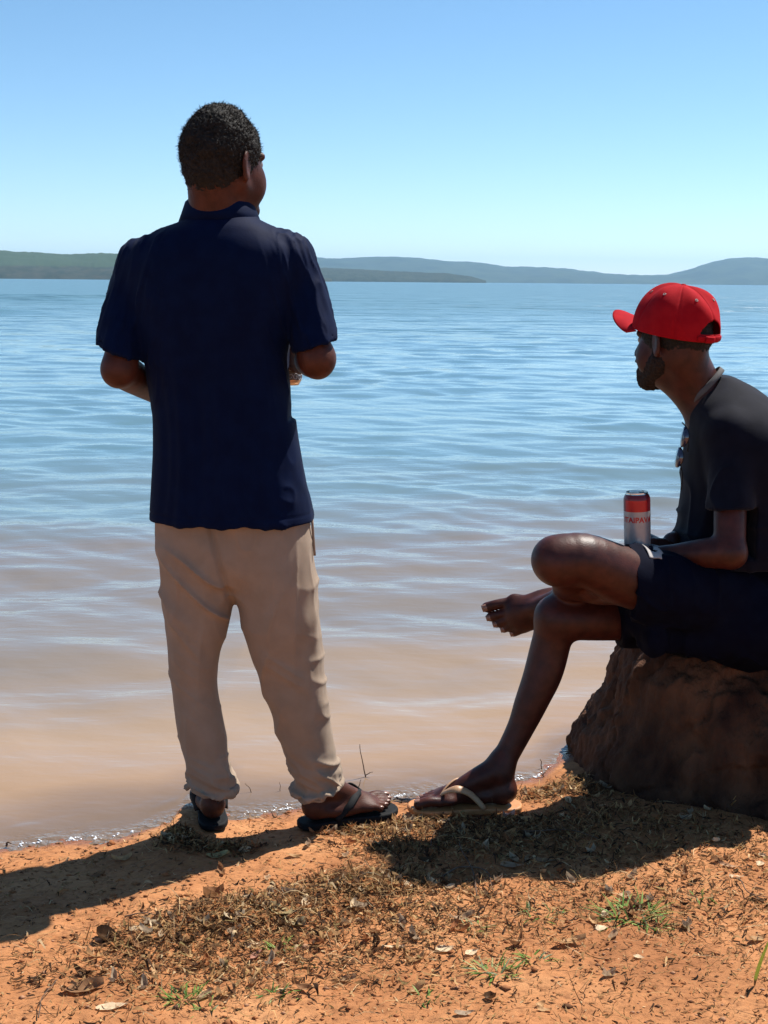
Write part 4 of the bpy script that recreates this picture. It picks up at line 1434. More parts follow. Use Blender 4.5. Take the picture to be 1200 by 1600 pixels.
    dep = [.055, .085, .120, .160, .190, .200, .195, .190, .185, .182, .180]
    zs, cx, cy, a, b = loft_rows(rows, [3.33, 3.32, 3.31, 3.30, 3.29, 3.29, 3.29, 3.28, 3.27, 3.27, 3.26], dep)
    g.loft(zs, cx, cy, a, b, e=2.15, k=.0)
    for (c0, c1_, c2_, r0, r1, r2) in ((P(1140, 678, 3.18), P(1143, 740, 3.14), P(1141, 815, 3.08), .060, .058, .057), (P(1140, 672, 3.44), P(1130, 740, 3.45), P(1120, 800, 3.45), .058, .056, .055)):
        g.cone(P(1130, 655, 3.29), c0, .06, r0, .03)
        g.chain([c0, c1_, c2_], [r0, r1, r2], .02)
    tp_ = P(1141, 795, 3.09)
    g.plane(tp_, A(.04, -.1, -1), tp_ - A(.075, .30, .12), tp_ + A(.065, .07, .04))
    # neck opening
    g.cone(P(1074, 580, 3.32), P(1089, 603, 3.315), .064, .062, .004, 'sub')
    def disp(V):
        z = V[:, 2]
        d = .005 * fbm(V * A(8, 8, 4), 3, 5)
        r = 1 - np.abs(vnoise(V * A(16, 16, 5) + A(0, 0, 1) * (V[:, 0] * 9)[:, None], 46))
        d += .007 * r ** 4 * sstep(1.0, .9, z)
        # compressed folds over the lap
        w = sstep(P(1100, 780, 3.1)[2], P(1100, 850, 3.1)[2], z)
        r2 = 1 - np.abs(vnoise(V * A(5, 5, 26), 47))
        d += w * .010 * r2 ** 3
        return d - .003
    shirt = sdf_obj('t_shirt', g, BLACKSHIRT, body, disp=disp)
    # ribbed neckband, paler than the shirt
    na = nrm(P(1088, 600, 3.32) - P(1112, 640, 3.31))
    nc = P(1098, 607, 3.315)
    e1 = nrm(np.cross(na, A(0, 1, 0))); e2 = np.cross(na, e1)
    V, Fc = [], []
    n = 64
    for i in range(n):
        q = 2 * math.pi * i / n
        dr_ = nrm(e1 * math.cos(q) + e2 * math.sin(q))
        sag = -.018 * (dr_ @ A(-1, 0, -.2))
        for rr, h in ((.070, -.004), (.068, .003), (.066, .008), (.064, .010), (.064, .004)):
            V.append(nc + dr_ * rr + na * (h + sag))
    for i in range(n):
        for j in range(4):
            a0, b0 = i * 5 + j, ((i + 1) % n) * 5 + j
            Fc.append((a0, b0, b0 + 1, a0 + 1))
    o = add('neckband', mesh_np('neckband', V, Fc), BANDGREY, shirt, label='pale grey ribbed neckband')
    md = o.modifiers.new('thick', 'SOLIDIFY'); md.thickness = .0025
    # ------------- shorts
    g = Sdf(A(.50, 2.82, .36), A(1.36, 3.66, .96), 0.005)
    g.ell(P(1165, 955, 3.27), (.18, .21, .15), None, .02)
    g.cone(P(1130, 985, 3.13), P(1250, 985, 3.13), .07, .08, .03)
    g.chain([P(1140, 938, 3.17), P(1060, 922, 3.11), P(955, 902, 3.05)], [.100, .095, .090], .03)
    g.chain([P(1140, 962, 3.36), P(1050, 968, 3.30), P(955, 966, 3.24)], [.096, .084, .076], .03)
    # slack cloth hanging between the thighs over the stone
    g.cone(P(1010, 962, 3.16), P(1150, 960, 3.2), .062, .10, .03)
    g.cone(P(1010, 1004, 3.12), P(1100, 1000, 3.14), .022, .05, .03)
    g.ell(P(1023, 996, 3.09), (.035, .04, .052), None, .02)
    g.plane(P(984, 900, 3.05), A(-1, -.05, -.10))
    def disp(V):
        d = .006 * fbm(V * A(7, 7, 7), 3, 5)
        r = 1 - np.abs(vnoise(V * A(14, 9, 14) + A(0, 0, 1) * (V[:, 0] * 12)[:, None], 46))
        return d + .008 * r ** 4 - .003
    sh = sdf_obj('shorts', g, SHORTS, body, disp=disp)
    # pale band and star-shaped mark at the hem of the near leg, lit from above
    ca, cb2 = P(984, 907.5, 3.067), P(1045, 919, 3.102)
    axv = nrm(cb2 - ca)
    ref = nrm(u0 - axv * (axv @ u0)); sd = np.cross(axv, ref)
    def on_leg(t, ang, r):
        c = ca + axv * t
        return c + (ref * math.cos(ang) + sd * math.sin(ang)) * r
    V, Fc = [], []
    na_, nt_ = 18, 12
    sgn = 1.0 if (sd[1] < 0) else -1.0
    for i in range(nt_ + 1):
        for j in range(na_ + 1):
            t = .004 + .050 * i / nt_
            an = sgn * (-.30 + .95 * j / na_)
            V.append(on_leg(t, an, .0925 + .0022 * math.sin(t * 160 + an * 5)))
    for i in range(nt_):
        for j in range(na_):
            # the dark four-pointed star is left open in the band
            t = (i + .5) / nt_ - .5; an = (j + .5) / na_ - .62
            if abs(t) ** .6 + abs(an * 1.3) ** .6 < .42: continue
            a0 = i * (na_ + 1) + j
            Fc.append((a0, a0 + 1, a0 + na_ + 2, a0 + na_ + 1))
    o = add('hem_band', mesh_np('hem_band', V, Fc), GREYTRIM, sh, label='pale grey band with a dark star at the hem')
    md = o.modifiers.new('thick', 'SOLIDIFY'); md.thickness = .002
    # ------------- cap
    tp = math.radians(-13)
    cf = f * math.cos(tp) - u * math.sin(tp); cu = u * math.cos(tp) + f * math.sin(tp)
    cc = hc + u * .026 - f * .010
    V, Fc = [], []
    nA, nT = 192, 56
    rf, rs, ru = .117, .095, .112
    def dome(t, az, off=0.0):
        # t 0 at the button, 1 at the rim
        el = math.pi / 2 * (1 - t) - .10 * t
        r = math.cos(el) ** .82 if math.cos(el) > 0 else 0.0
        h = math.sin(el) if el > 0 else math.sin(el) * 1.0
        seam = -.0016 * math.exp(-((((az / (math.pi / 3)) + .5) % 1 - .5) / .035) ** 2) * min(1, t * 3)
        puff = .0035 * math.sin(az * 3 + 1) * math.sin(t * math.pi) + .0030 * math.sin(az * 5 + t * 6)* t * (1 - t) * 4
        k_ = 1 + (seam + puff + off) / .1
        return cc + cf * math.cos(az) * rf * r * k_ + s * math.sin(az) * rs * r * k_ + cu * (h * ru * k_ )
    V.append(dome(0, 0))
    for i in range(1, nT + 1):
        for j in range(nA):
            V.append(dome(i / nT, 2 * math.pi * j / nA))
    vid = lambda i, j: 1 + (i - 1) * nA + (j % nA)
    for j in range(nA): Fc.append((0, vid(1, j), vid(1, j + 1)))
    for i in range(1, nT):
        for j in range(nA):
            az = 2 * math.pi * (j + .5) / nA
            da = abs((az - math.pi)) / .42
            tt = (i + .5) / nT
            # arched opening at the back above the strap
            if da < 1 and .70 + .16 * da ** 2 < tt < .90: continue
            Fc.append((vid(i, j), vid(i, j + 1), vid(i + 1, j + 1), vid(i + 1, j)))
    cap = add('cap', mesh_np('cap', V, Fc), CAPRED, body, label='red baseball cap')
    md = cap.modifiers.new('thick', 'SOLIDIFY'); md.thickness = .002; md.offset = 1
    # wrinkled crown panel seams
    for q in range(6):
        az = math.pi / 3 * q + math.pi / 6 * 0
        pts = [dome(t, az, .001) for t in np.linspace(.04, .97 if q != 3 else .66, 16)]
        V, Fc = tube(pts, .0012, 5)
        add('seam', mesh_np('seam', V, Fc), CAPRED, cap)
    V, Fc = lathe([(.0001, .004), (.005, .0032), (.0072, .0005), (.0075, -.002)], 18)
    bt = dome(0, 0)
    x_, y_ = cf, s
    V = V[:, :1] * x_ + V[:, 1:2] * y_ + V[:, 2:3] * cu + bt + cu * .001
    add('button', mesh_np('button', V, Fc), CAPRED, cap)
    for az in (math.pi / 6, math.pi / 2, 5 * math.pi / 6, -math.pi / 6, -math.pi / 2, -5 * math.pi / 6):
        c = dome(.42, az, .0018); nn = nrm(c - cc); e1 = nrm(np.cross(nn, cu)); e2 = np.cross(nn, e1)
        pts = [c + (e1 * math.cos(q) + e2 * math.sin(q)) * .0032 for q in np.linspace(0, 2 * math.pi, 13)]
        V, Fc = tube(pts, .0011, 5, None, False)
        add('eyelet', mesh_np('eyelet', V, Fc), GREYTRIM, cap)
    # strap
    pts = [dome(.95, math.pi + q, .003) for q in np.linspace(-.50, .50, 17)]
    V, Fc = tube(pts, 1.0, 8, (np.array([nrm(p - cc) for p in pts]), .0075, .0022))
    add('strap', mesh_np('strap', V, Fc), CAPRED, cap)
    pts = [dome(.955, math.pi + q, .007) for q in np.linspace(.02, .30, 6)]
    V, Fc = tube(pts, 1.0, 8, (np.array([nrm(p - cc) for p in pts]), .0085, .0022))
    add('strap_end', mesh_np('strap_end', V, Fc), CAPRED, cap)
    # brim
    V, Fc = [], []
    nb_, nr_ = 36, 10
    for i in range(nb_ + 1):
        az = -1.02 + 2.04 * i / nb_
        p0 = dome(.985, az)
        for j in range(nr_ + 1):
            r = j / nr_
            ext = .082 * (max(0, math.cos(az * 1.35)) ** .55)
            out = p0 + cf * ext * r
            side = (out - cc) @ s
            V.append(out - cu * (6.0 * side * side * (.30 + .70 * r) - .006) + cu * .016 * r)
    for i in range(nb_):
        for j in range(nr_):
            a0 = i * (nr_ + 1) + j
            Fc.append((a0, a0 + nr_ + 1, a0 + nr_ + 2, a0 + 1))
    o = add('brim', mesh_np('brim', V, Fc), CAPRED, cap)
    md = o.modifiers.new('thick', 'SOLIDIFY'); md.thickness = .004; md.offset = 0
    sandal(body, hR - u0 * .001 - dR * .006, dR, u0, bR, 1.10, TAN, TANSTRAP, 'tan flip-flop with a pale strap', .017)
    print('seated man', time.time() - T0)
    # ------------- can in his hand
    def fn(prof, seg, H):
        ids = []
        for i in range(len(prof) - 1):
            z = prof[i][1] / H
            for q in range(seg):
                ang = 2 * math.pi * (q + .5) / seg
                # angle 0 = +x (right of the picture); the panel faces the camera and a little left
                da = (ang - math.radians(255) + math.pi) % (2 * math.pi) - math.pi
                if z > .962: k_ = 3
                elif z > .87: k_ = 1
                elif z > .665: k_ = 0 if abs(da) < .92 else 1
                else: k_ = 2
                ids.append(k_)
        return [CANRED, CANDARK, CANWHITE, ALU], ids
    Hc = .146
    cbt = P(996, 858, 3.14)
    root, M = can(cbt, A(-.055, 0, 1), Hc, .033, 'red and silver drinks can upright in the seated man\'s hand', fn)
    wrap_text('ITAIPAVA', .019, .033, Hc * .50, math.radians(262), cbt, M, CANRED, root)
    # ------------- sunglasses on the neckline
    gc = P(1070, 694, 3.22)
    root = empty('sunglasses', gc, 'dark sunglasses hanging from the seated man\'s neckline', 'sunglasses')
    fx = nrm(A(-1, -.25, .12)); sy = nrm(A(-.25, 1, 0)); upv = np.cross(fx, sy); upv = upv if upv[2] > 0 else -upv
    # hung by one temple: the two lenses one above the other
    for q, off in ((0, upv * .018), (1, -upv * .036 + sy * .012)):
        c = gc + off + fx * .006
        ring_ = []
        for a_ in np.linspace(0, 2 * math.pi, 29):
            ring_.append(c + sy * math.cos(a_) * .020 + upv * math.sin(a_) * .025 - fx * .004 * math.cos(a_) ** 2)
        V = [c + fx * .003] + ring_[:-1]
        Fc = [(0, i + 1, (i + 1) % 28 + 1) for i in range(28)]
        o = add('lens', mesh_np('lens', V, Fc), LENS, root)
        md = o.modifiers.new('thick', 'SOLIDIFY'); md.thickness = .002
        V, Fc = tube(ring_, .0013, 6, None, False)
        add('rim', mesh_np('rim', V, Fc), WIRE, root)
    V, Fc = tube(spline([gc + upv * -.006 + fx * .006, gc - upv * .009 + fx * .010, gc - upv * .013 + fx * .006 + sy * .006], 8), .0015, 6)
    add('bridge', mesh_np('bridge', V, Fc), WIRE, root)
    for q in (0, 1):
        p0 = gc + upv * (.040 if q == 0 else -.058) + fx * .005
        pts = spline([p0 + (fx * .012 + upv * .014 if q == 0 else upv * .020), p0 - fx * .004, p0 - fx * .016 - upv * .02 + sy * .01, p0 - fx * .024 - upv * .06 + sy * .015], 14)
        V, Fc = tube(pts, .0016, 6)
        add('temple', mesh_np('temple', V, Fc), WIRE, root)

# ------------------------------------------------------------------ litter, leaves, grass, twigs
def tint_mat(name, rough=0.85, trans=0.0):
    m, nt, b = mat_new(name)
    at = nt.nodes.new('ShaderNodeAttribute'); at.attribute_name = 'tint'
    tc = nt.nodes.new('ShaderNodeTexCoord')
    n = nt.nodes.new('ShaderNodeTexNoise'); n.inputs['Scale'].default_value = 180; n.inputs['Detail'].default_value = 4
    nt.links.new(tc.outputs['Object'], n.inputs['Vector'])
    mr = nt.nodes.new('ShaderNodeMapRange'); mr.inputs[3].default_value = 0.6; mr.inputs[4].default_value = 1.3
    nt.links.new(n.outputs['Fac'], mr.inputs[0])
    mx = nt.nodes.new('ShaderNodeVectorMath'); mx.operation = 'SCALE'
    nt.links.new(at.outputs['Color'], mx.inputs[0]); nt.links.new(mr.outputs[0], mx.inputs['Scale'])
    nt.links.new(mx.outputs[0], b.inputs['Base Color'])
    b.inputs['Roughness'].default_value = rough
    b.inputs['Specular IOR Level'].default_value = 0.15
    out = nt.nodes['Material Output']
    tr = nt.nodes.new('ShaderNodeBsdfTranslucent')
    nt.links.new(mx.outputs[0], tr.inputs['Color'])
    mi = nt.nodes.new('ShaderNodeMixShader'); mi.inputs[0].default_value = 0.36
    nt.links.new(b.outputs[0], mi.inputs[1]); nt.links.new(tr.outputs[0], mi.inputs[2])
    nt.links.new(mi.outputs[0], out.inputs['Surface'])
    return m

LITTER_COLS = np.array([(0.26, 0.13, 0.055), (0.12, 0.06, 0.028), (0.40, 0.225, 0.095), (0.52, 0.33, 0.15), (0.055, 0.03, 0.018), (0.62, 0.45, 0.25), (0.42, 0.17, 0.062), (0.28, 0.20, 0.08)])

def set_tint(me, cols):
    at = me.attributes.new('tint', 'FLOAT_COLOR', 'POINT')
    c4 = np.concatenate([cols, np.ones((len(cols), 1))], 1).astype(np.float32)
    at.data.foreach_set('color', c4.ravel())

# places where dead leaves lie thick: photo point, spread along x and along the ground, weight
HEAPS = [(330, 1460, .11, .05, 1.5), (430, 1440, .12, .05, 1.6), (550, 1408, .12, .045, 1.7), (620, 1390, .11, .05, 1.6), (240, 1490, .08, .04, .8), (300, 1316, .055, .035, 1.0),
         (700, 1305, .16, .09, 3.2), (820, 1310, .20, .12, 3.2), (940, 1300, .22, .12, 2.4), (620, 1275, .09, .04, 1.8), (560, 1292, .10, .02, 1.0), (885, 1238, .07, .035, 1.6), (640, 1330, .1, .05, 1.2), (470, 1480, .2, .07, 1.4), (640, 1440, .18, .08, 1.3),
         (1080, 1350, .22, .10, 1.6), (350, 1520, .18, .06, 1.2), (200, 1550, .22, .07, 1.0), (700, 1470, .22, .08, 1.0), (930, 1420, .22, .08, 1.1), (500, 1545, .25, .06, .8), (1120, 1450, .18, .10, .9), (280, 1310, .03, .02, .6), (350, 1325, .05, .02, .8)]

FEET = []            # sandal centre lines on the ground: (heel xy, toe xy)
def in_feet(x, y):
    hit = np.zeros(len(x), bool)
    for a, b in FEET:
        t = np.clip(((x - a[0]) * (b[0] - a[0]) + (y - a[1]) * (b[1] - a[1])) / ((b[0] - a[0]) ** 2 + (b[1] - a[1]) ** 2), 0, 1)
        hit |= np.hypot(x - a[0] - t * (b[0] - a[0]), y - a[1] - t * (b[1] - a[1])) < .052
    return hit

def litter_points(n, r, uniform=.25):
    w = np.array([h[4] for h in HEAPS]); w = w / w.sum()
    k = r.choice(len(HEAPS), n, p=w)
    c = np.array([PG(h[0], h[1], .03)[:2] for h in HEAPS]); sp = np.array([(h[2], h[3] * 1.6) for h in HEAPS])
    xy = c[k] + r.normal(0, 1, (n, 2)) * sp[k] * A(.85, .62)
    un = r.random(n) < uniform
    xy[un] = np.stack([r.uniform(-2.1, 2.4, un.sum()), r.uniform(1.25, 3.35, un.sum())], 1)
    ok = (xy[:, 1] < shore_y(xy[:, 0]) - .015) & ~in_feet(xy[:, 0], xy[:, 1])
    return xy[ok]

def make_litter():
    r = np.random.default_rng(3)
    mat = tint_mat('dead_leaf_litter')
    Vs, Qs, Ts = [], [], []
    off = 0
    def strips(xy, Lr, Wr, segs, curl, zoff, cols, tilt, cw=None):
        nonlocal off
        n = len(xy)
        Ln = r.uniform(*Lr, n); W = r.uniform(*Wr, n)
        az = r.normal(0, .9, n) + (r.random(n) < .5) * math.pi
        ti = r.normal(0, tilt, n)
        bend = r.normal(0, curl, n); bend2 = r.normal(0, curl * .8, n)
        z0 = ground_z(xy[:, 0], xy[:, 1]) + r.uniform(*zoff, n)
        d = np.stack([np.cos(az) * np.cos(ti), np.sin(az) * np.cos(ti), np.sin(ti)], 1)
        sd = np.stack([-np.sin(az), np.cos(az), r.normal(0, .5, n)], 1); sd /= np.linalg.norm(sd, axis=1)[:, None]
        up = np.cross(d, sd)
        c = np.stack([xy[:, 0], xy[:, 1], z0], 1)
        V = np.zeros((n, (segs + 1) * 2, 3))
        for i in range(segs + 1):
            t = i / segs
            wid = W * (math.sin(math.pi * (.12 + .80 * t))) * .5
            p = c + d * ((t - .5) * Ln)[:, None] + up * (bend * Ln * ((t - .5) ** 2) * 2)[:, None] + sd * (bend2 * Ln * (t - .5) ** 2)[:, None]
            cup = up * (wid * .5)[:, None]
            V[:, i * 2] = p - sd * wid[:, None] + cup
            V[:, i * 2 + 1] = p + sd * wid[:, None] + cup * r.uniform(-.6, 1, n)[:, None]
        # nothing sinks far below the soil
        zl = V[:, :, 2].min(1) - (ground_z(xy[:, 0], xy[:, 1]) - .002)
        V[:, :, 2] -= np.minimum(zl, 0)[:, None]
        q = np.array([(2 * i, 2 * i + 1, 2 * i + 3, 2 * i + 2) for i in range(segs)])
        Q = (np.arange(n)[:, None, None] * (segs + 1) * 2 + q[None]).reshape(-1, 4) + off
        ci = r.choice(len(LITTER_COLS), n, p=cw)
        T = LITTER_COLS[ci] * r.uniform(.7, 1.25, (n, 1))
        Vs.append(V.reshape(-1, 3)); Qs.append(Q); Ts.append(np.repeat(T, (segs + 1) * 2, 0))
        off += n * (segs + 1) * 2
    cw = np.array([.22, .22, .16, .10, .16, .03, .07, .04])
    strips(litter_points(6800, r, .12), (.009, .028), (.0022, .0075), 3, .9, (0, .012), cw, .35, cw / cw.sum())
    strips(litter_points(17000, r, .5), (.006, .020), (.0015, .005), 2, .7, (0, .006), cw, .3, cw / cw.sum())
    cs = np.array([.18, .14, .22, .2, .08, .1, .04, .04])
    strips(litter_points(6500, r, .5), (.025, .075), (.0008, .0018), 4, .35, (0, .010), cs, .18, cs / cs.sum())
    # evenly strewn crumbs and short straws
    xy = litter_points(78000, r, 1.0)
    dens = fbm(np.concatenate([xy * 2.6, np.zeros((len(xy), 1))], 1), 3, 91)
    right = sstep(-.35, .25, xy[:, 0])
    keep = r.random(len(xy)) < np.clip(.42 + .9 * dens + .30 * right - .25 * sstep(2.55, 2.75, xy[:, 1]) * (1 - right), .08, 1)
    xy = xy[keep]
    cu = np.array([.26, .08, .26, .16, .03, .07, .12, .04])
    strips(xy, (.004, .014), (.001, .0034), 2, .6, (-.001, .002), cu, .3, cu / cu.sum())
    V = np.vstack(Vs); Q = np.vstack(Qs); T = np.vstack(Ts)
    me = mesh_np('leaf_litter', V, Q, smooth=False)
    set_tint(me, T)
    add('leaf_litter', me, mat, kind='stuff')
    # clay crumbs and little stones
    n = 5200
    xy = np.stack([r.uniform(-1.3, 1.5, n), r.uniform(1.95, 3.2, n)], 1)
    xy = xy[xy[:, 1] < shore_y(xy[:, 0]) - .01]; n = len(xy)
    s = r.gamma(1.6, .0011, n) + .0010
    o = np.array([(1, 0, 0), (0, 1, 0), (-1, 0, 0), (0, -1, 0), (0, 0, 1), (0, 0, -1)], float)
    jit = r.uniform(.7, 1.3, (n, 6, 1))
    z = ground_z(xy[:, 0], xy[:, 1])
    V = (np.stack([xy[:, 0], xy[:, 1], z + s * .2], 1)[:, None, :] + o[None] * s[:, None, None] * jit * A(1.3, 1, .7)).reshape(-1, 3)
    fc = np.array([(0, 1, 4), (1, 2, 4), (2, 3, 4), (3, 0, 4), (1, 0, 5), (2, 1, 5), (3, 2, 5), (0, 3, 5)])
    Fq = (np.arange(n)[:, None, None] * 6 + fc[None]).reshape(-1, 3)
    me = mesh_np('clay_crumbs', V, Fq)
    cc = np.array([(.50, .21, .09), (.42, .17, .07), (.26, .12, .06), (.55, .30, .17)])[r.choice(4, n)] * r.uniform(.8, 1.15, (n, 1))
    set_tint(me, np.repeat(cc, 6, 0))
    add('clay_crumbs', me, mat, kind='stuff')
    return mat

def make_glints():  # added white flecks at the waterline, standing in for sun sparkles on ripples
    r = np.random.default_rng(41)
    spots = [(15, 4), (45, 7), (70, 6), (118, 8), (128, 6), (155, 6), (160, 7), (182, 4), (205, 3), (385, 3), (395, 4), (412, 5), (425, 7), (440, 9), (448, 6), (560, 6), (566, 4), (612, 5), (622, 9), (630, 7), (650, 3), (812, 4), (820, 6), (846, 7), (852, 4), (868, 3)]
    V, Fc = [], []
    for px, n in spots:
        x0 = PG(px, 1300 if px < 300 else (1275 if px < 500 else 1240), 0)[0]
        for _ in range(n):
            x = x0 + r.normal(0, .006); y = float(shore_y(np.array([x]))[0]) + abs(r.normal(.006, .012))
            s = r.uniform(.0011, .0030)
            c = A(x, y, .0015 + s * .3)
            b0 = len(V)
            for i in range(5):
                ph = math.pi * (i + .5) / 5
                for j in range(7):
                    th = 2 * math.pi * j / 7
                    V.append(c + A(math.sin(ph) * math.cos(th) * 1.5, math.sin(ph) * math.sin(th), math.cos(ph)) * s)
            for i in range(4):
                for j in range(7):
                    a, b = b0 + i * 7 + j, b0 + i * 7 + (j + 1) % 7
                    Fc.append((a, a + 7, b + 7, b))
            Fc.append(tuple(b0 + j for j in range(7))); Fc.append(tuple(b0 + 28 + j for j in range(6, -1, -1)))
    m = noise_mat('white_glint', (0.80, 0.82, 0.84), (0.85, 0.87, 0.88), scale=80, rough=0.12, spec=0.8, coat=1.0)
    add('shore_glints', mesh_np('shore_glints', V, Fc), m, kind='stuff')

def leaf_mesh(seed, L, W, curl, colr):
    r = np.random.default_rng(seed)
    nu, nv = 9, 5
    V, Fc, T = [], [], []
    tw = r.uniform(-.5, .5)
    for i in range(nu):
        t = i / (nu - 1)
        w = W * (math.sin(math.pi * t ** .8) ** .75 + .03) * (1 + .08 * r.normal())
        for j in range(nv):
            v = (j / (nv - 1) - .5)
            x = (t - .5) * L
            z = curl * L * ((t - .5) ** 2) * 1.6 + curl * W * 1.6 * (v * 2) ** 2 * .5 * (1 + .5 * math.sin(5 * t + seed)) + tw * v * W * (t - .5) * 2 + r.normal(0, .0004)
            z -= .0006 if j == 2 else 0
            V.append((x + r.normal(0, .0005), v * w, z))
    V = np.array(V)
    V[:, 2] -= V[:, 2].min()
    for i in range(nu - 1):
        for j in range(nv - 1):
            a = i * nv + j
            Fc.append((a, a + nv, a + nv + 1, a + 1))
    me = mesh_np('leaf', V, Fc)
    cols = np.tile(colr, (len(V), 1)) * (1 + .12 * r.normal(size=(len(V), 1)))
    set_tint(me, np.clip(cols, 0, 1))
    return me

def make_leaves(mat):
    lm = tint_mat('dry_leaf', .6)
    pale, tan, brown, dark, grey, red = (.80, .62, .40), (.54, .33, .16), (.28, .14, .065), (.11, .06, .03), (.44, .33, .22), (.38, .15, .06)
    # (photo point, length, width, curl, rotation deg, colour, label)
    big = [
        (695, 1240 + 245, .036, .020, .25, 10, pale, 'pale oval dry leaf on the soil left of the greener middle tuft'),
        (738, 1490, .030, .013, .3, 25, pale, 'small pale pointed leaf just right of the pale oval leaf'),
        (940, 1452, .026, .015, .2, 5, pale, 'round whitish leaf on bare soil below the large grass tuft'),
        (890, 1475, .062, .017, .5, 8, tan, 'long tan folded leaf lying flat between the two grass tufts'),
        (615, 1482, .044, .009, .3, -4, pale, 'thin pale leaf sliver alone at the heap\'s right end'),
        (998, 1498, .020, .011, .35, -25, pale, 'little cream bark chip on open orange soil'),
        (1183, 1470, .036, .015, .4, 20, tan, 'tan curled leaf behind the single green blade'),
        (440, 1428, .052, .028, .45, -30, (.58, .46, .24), 'cream coloured curled leaf on top of the dark litter heap'),
        (365, 1435, .040, .020, .5, 15, pale, 'pale crumpled leaf at the heap\'s left shoulder'),
        (462, 1445, .045, .022, .5, -20, (.52, .42, .24), 'cream leaf leaning on the heap beside the other cream one'),
        (395, 1478, .028, .013, .2, 5, pale, 'small pale oval leaf just below the dark litter heap'),
        (400, 1495, .040, .010, .5, 60, (.45, .22, .15), 'reddish forked dry leaf under the small pale oval one'),
        (335, 1402, .045, .030, .8, 30, brown, 'dark brown curled leaf alone on bare soil above the heap'),
        (190, 1345, .045, .018, .6, 25, tan, 'tan leaf tilted up on the soil above the long shadow'),
        (150, 1360 + 10, .040, .014, .4, 30, brown, 'brown leaf lying across the upper edge of the standing man\'s shadow'),
        (340, 1340, .050, .020, .5, 10, (.50, .42, .20), 'yellowish leaf right behind the left heel'),
        (130, 1548, .075, .032, .35, 8, (.34, .18, .09), 'large brown crumpled leaf in the lower left of the ground'),
        (175, 1577, .055, .018, .3, 12, pale, 'whitish flattened leaf in front of the large brown crumpled one'),
        (170, 1470, .045, .028, .9, -10, dark, 'blackish curled leaf just beyond the heap\'s left tail'),
        (640, 1386, .026, .016, .4, -10, pale, 'cream leaf at the lower left corner of the boulder\'s shadow'),
        (795, 1278, .030, .022, .7, 10, (.55, .40, .34), 'pinkish crumpled leaf lit just behind the tan flip-flop\'s heel'),
        (790, 1312, .052, .024, .8, 35, (.48, .26, .12), 'orange brown leaf standing sunlit inside the shadow'),
        (815, 1284, .045, .018, .6, -18, tan, 'tan leaf at the shadow\'s edge behind the heel'),
        (850, 1347, .055, .014, .3, 5, (.30, .18, .10), 'long brown leaf half in shadow at the shadow\'s near lobe'),
        (800, 1355, .050, .016, .35, -6, (.40, .27, .17), 'pale brown strip leaf in the near part of the shadow'),
        (520, 1375 + 6, .040, .016, .4, 12, (.55, .30, .18), 'sandy orange leaf above the heap\'s right part'),
        (460, 1339, .036, .012, .3, -8, tan, 'narrow tan leaf under the right heel'),
        (720, 1438, .046, .016, .6, 8, (.42, .28, .17), 'brown boat-shaped leaf below the boulder\'s shadow'),
        (1150, 1372, .030, .010, .3, -6, pale, 'short pale stalk of leaf on the right-hand soil'),
        (1188, 1352, .022, .014, .3, 15, pale, 'cream leaf scrap near the frame\'s right edge'),
        (1190, 1338, .020, .010, .3, -30, pale, 'slim cream scrap above the other one at the right edge'),
        (1140, 1355, .045, .010, .4, -14, (.50, .32, .19), 'long pinkish leaf sloping down beside the cream scraps'),
        (725, 1586, .034, .012, .4, 8, grey, 'grey leaf at the very bottom middle of the ground'),
        (850, 1580, .026, .009, .4, -5, tan, 'tan stick-like leaf near the bottom to the right'),
        (845, 1573, .022, .012, .5, 40, tan, 'stubby tan leaf just above the stick-like one'),
        (765, 1562, .020, .016, .8, 0, dark, 'small dark knob of leaf near the bottom middle'),
        (565, 1300, .040, .014, .5, 8, (.52, .33, .18), 'tan leaf in front of the right foot\'s toes'),
        (600, 1258, .040, .020, .7, -15, (.55, .40, .20), 'yellow tan leaf between the two men\'s feet'),
        (625, 1300, .045, .018, .6, 22, (.40, .25, .13), 'brown leaf curled before the tan flip-flop\'s toe'),
        (585, 1320, .030, .014, .5, -30, (.55, .38, .24), 'pale curled leaf on the litter before the right foot'),
    ]
    for i, (px, py, L, W, c, rot, colr, lab) in enumerate(big):
        g = PG(px, py, .04)
        for _ in range(3): g = PG(px, py, gz(g[0], g[1]))
        me = leaf_mesh(i + 1, L * 1.08, W * 1.18, c * .6, np.array(colr))
        me.materials.append(lm)
        o = bpy.data.objects.new('dry_leaf', me); COL.objects.link(o)
        o.location = (g[0], g[1], g[2] + .002)
        o.rotation_euler = (math.radians(random.uniform(-3, 12)), math.radians(random.uniform(-6, 6)), math.radians(rot))
        o['label'] = lab; o['category'] = 'leaf'; o['group'] = 'larger dry leaves lying on the ground'
    # lesser leaves strewn between them; nothing in the photo tells these apart
    r = np.random.default_rng(19)
    lib = []
    pal = [pale, tan, brown, dark, grey, red, (.40, .26, .15)]
    for k in range(12):
        me = leaf_mesh(100 + k, r.uniform(.024, .042), r.uniform(.010, .018), r.uniform(.2, .8), np.array(pal[k % len(pal)]))
        me.materials.append(lm); lib.append(me)
    xy = litter_points(330, r, .32)[:250]
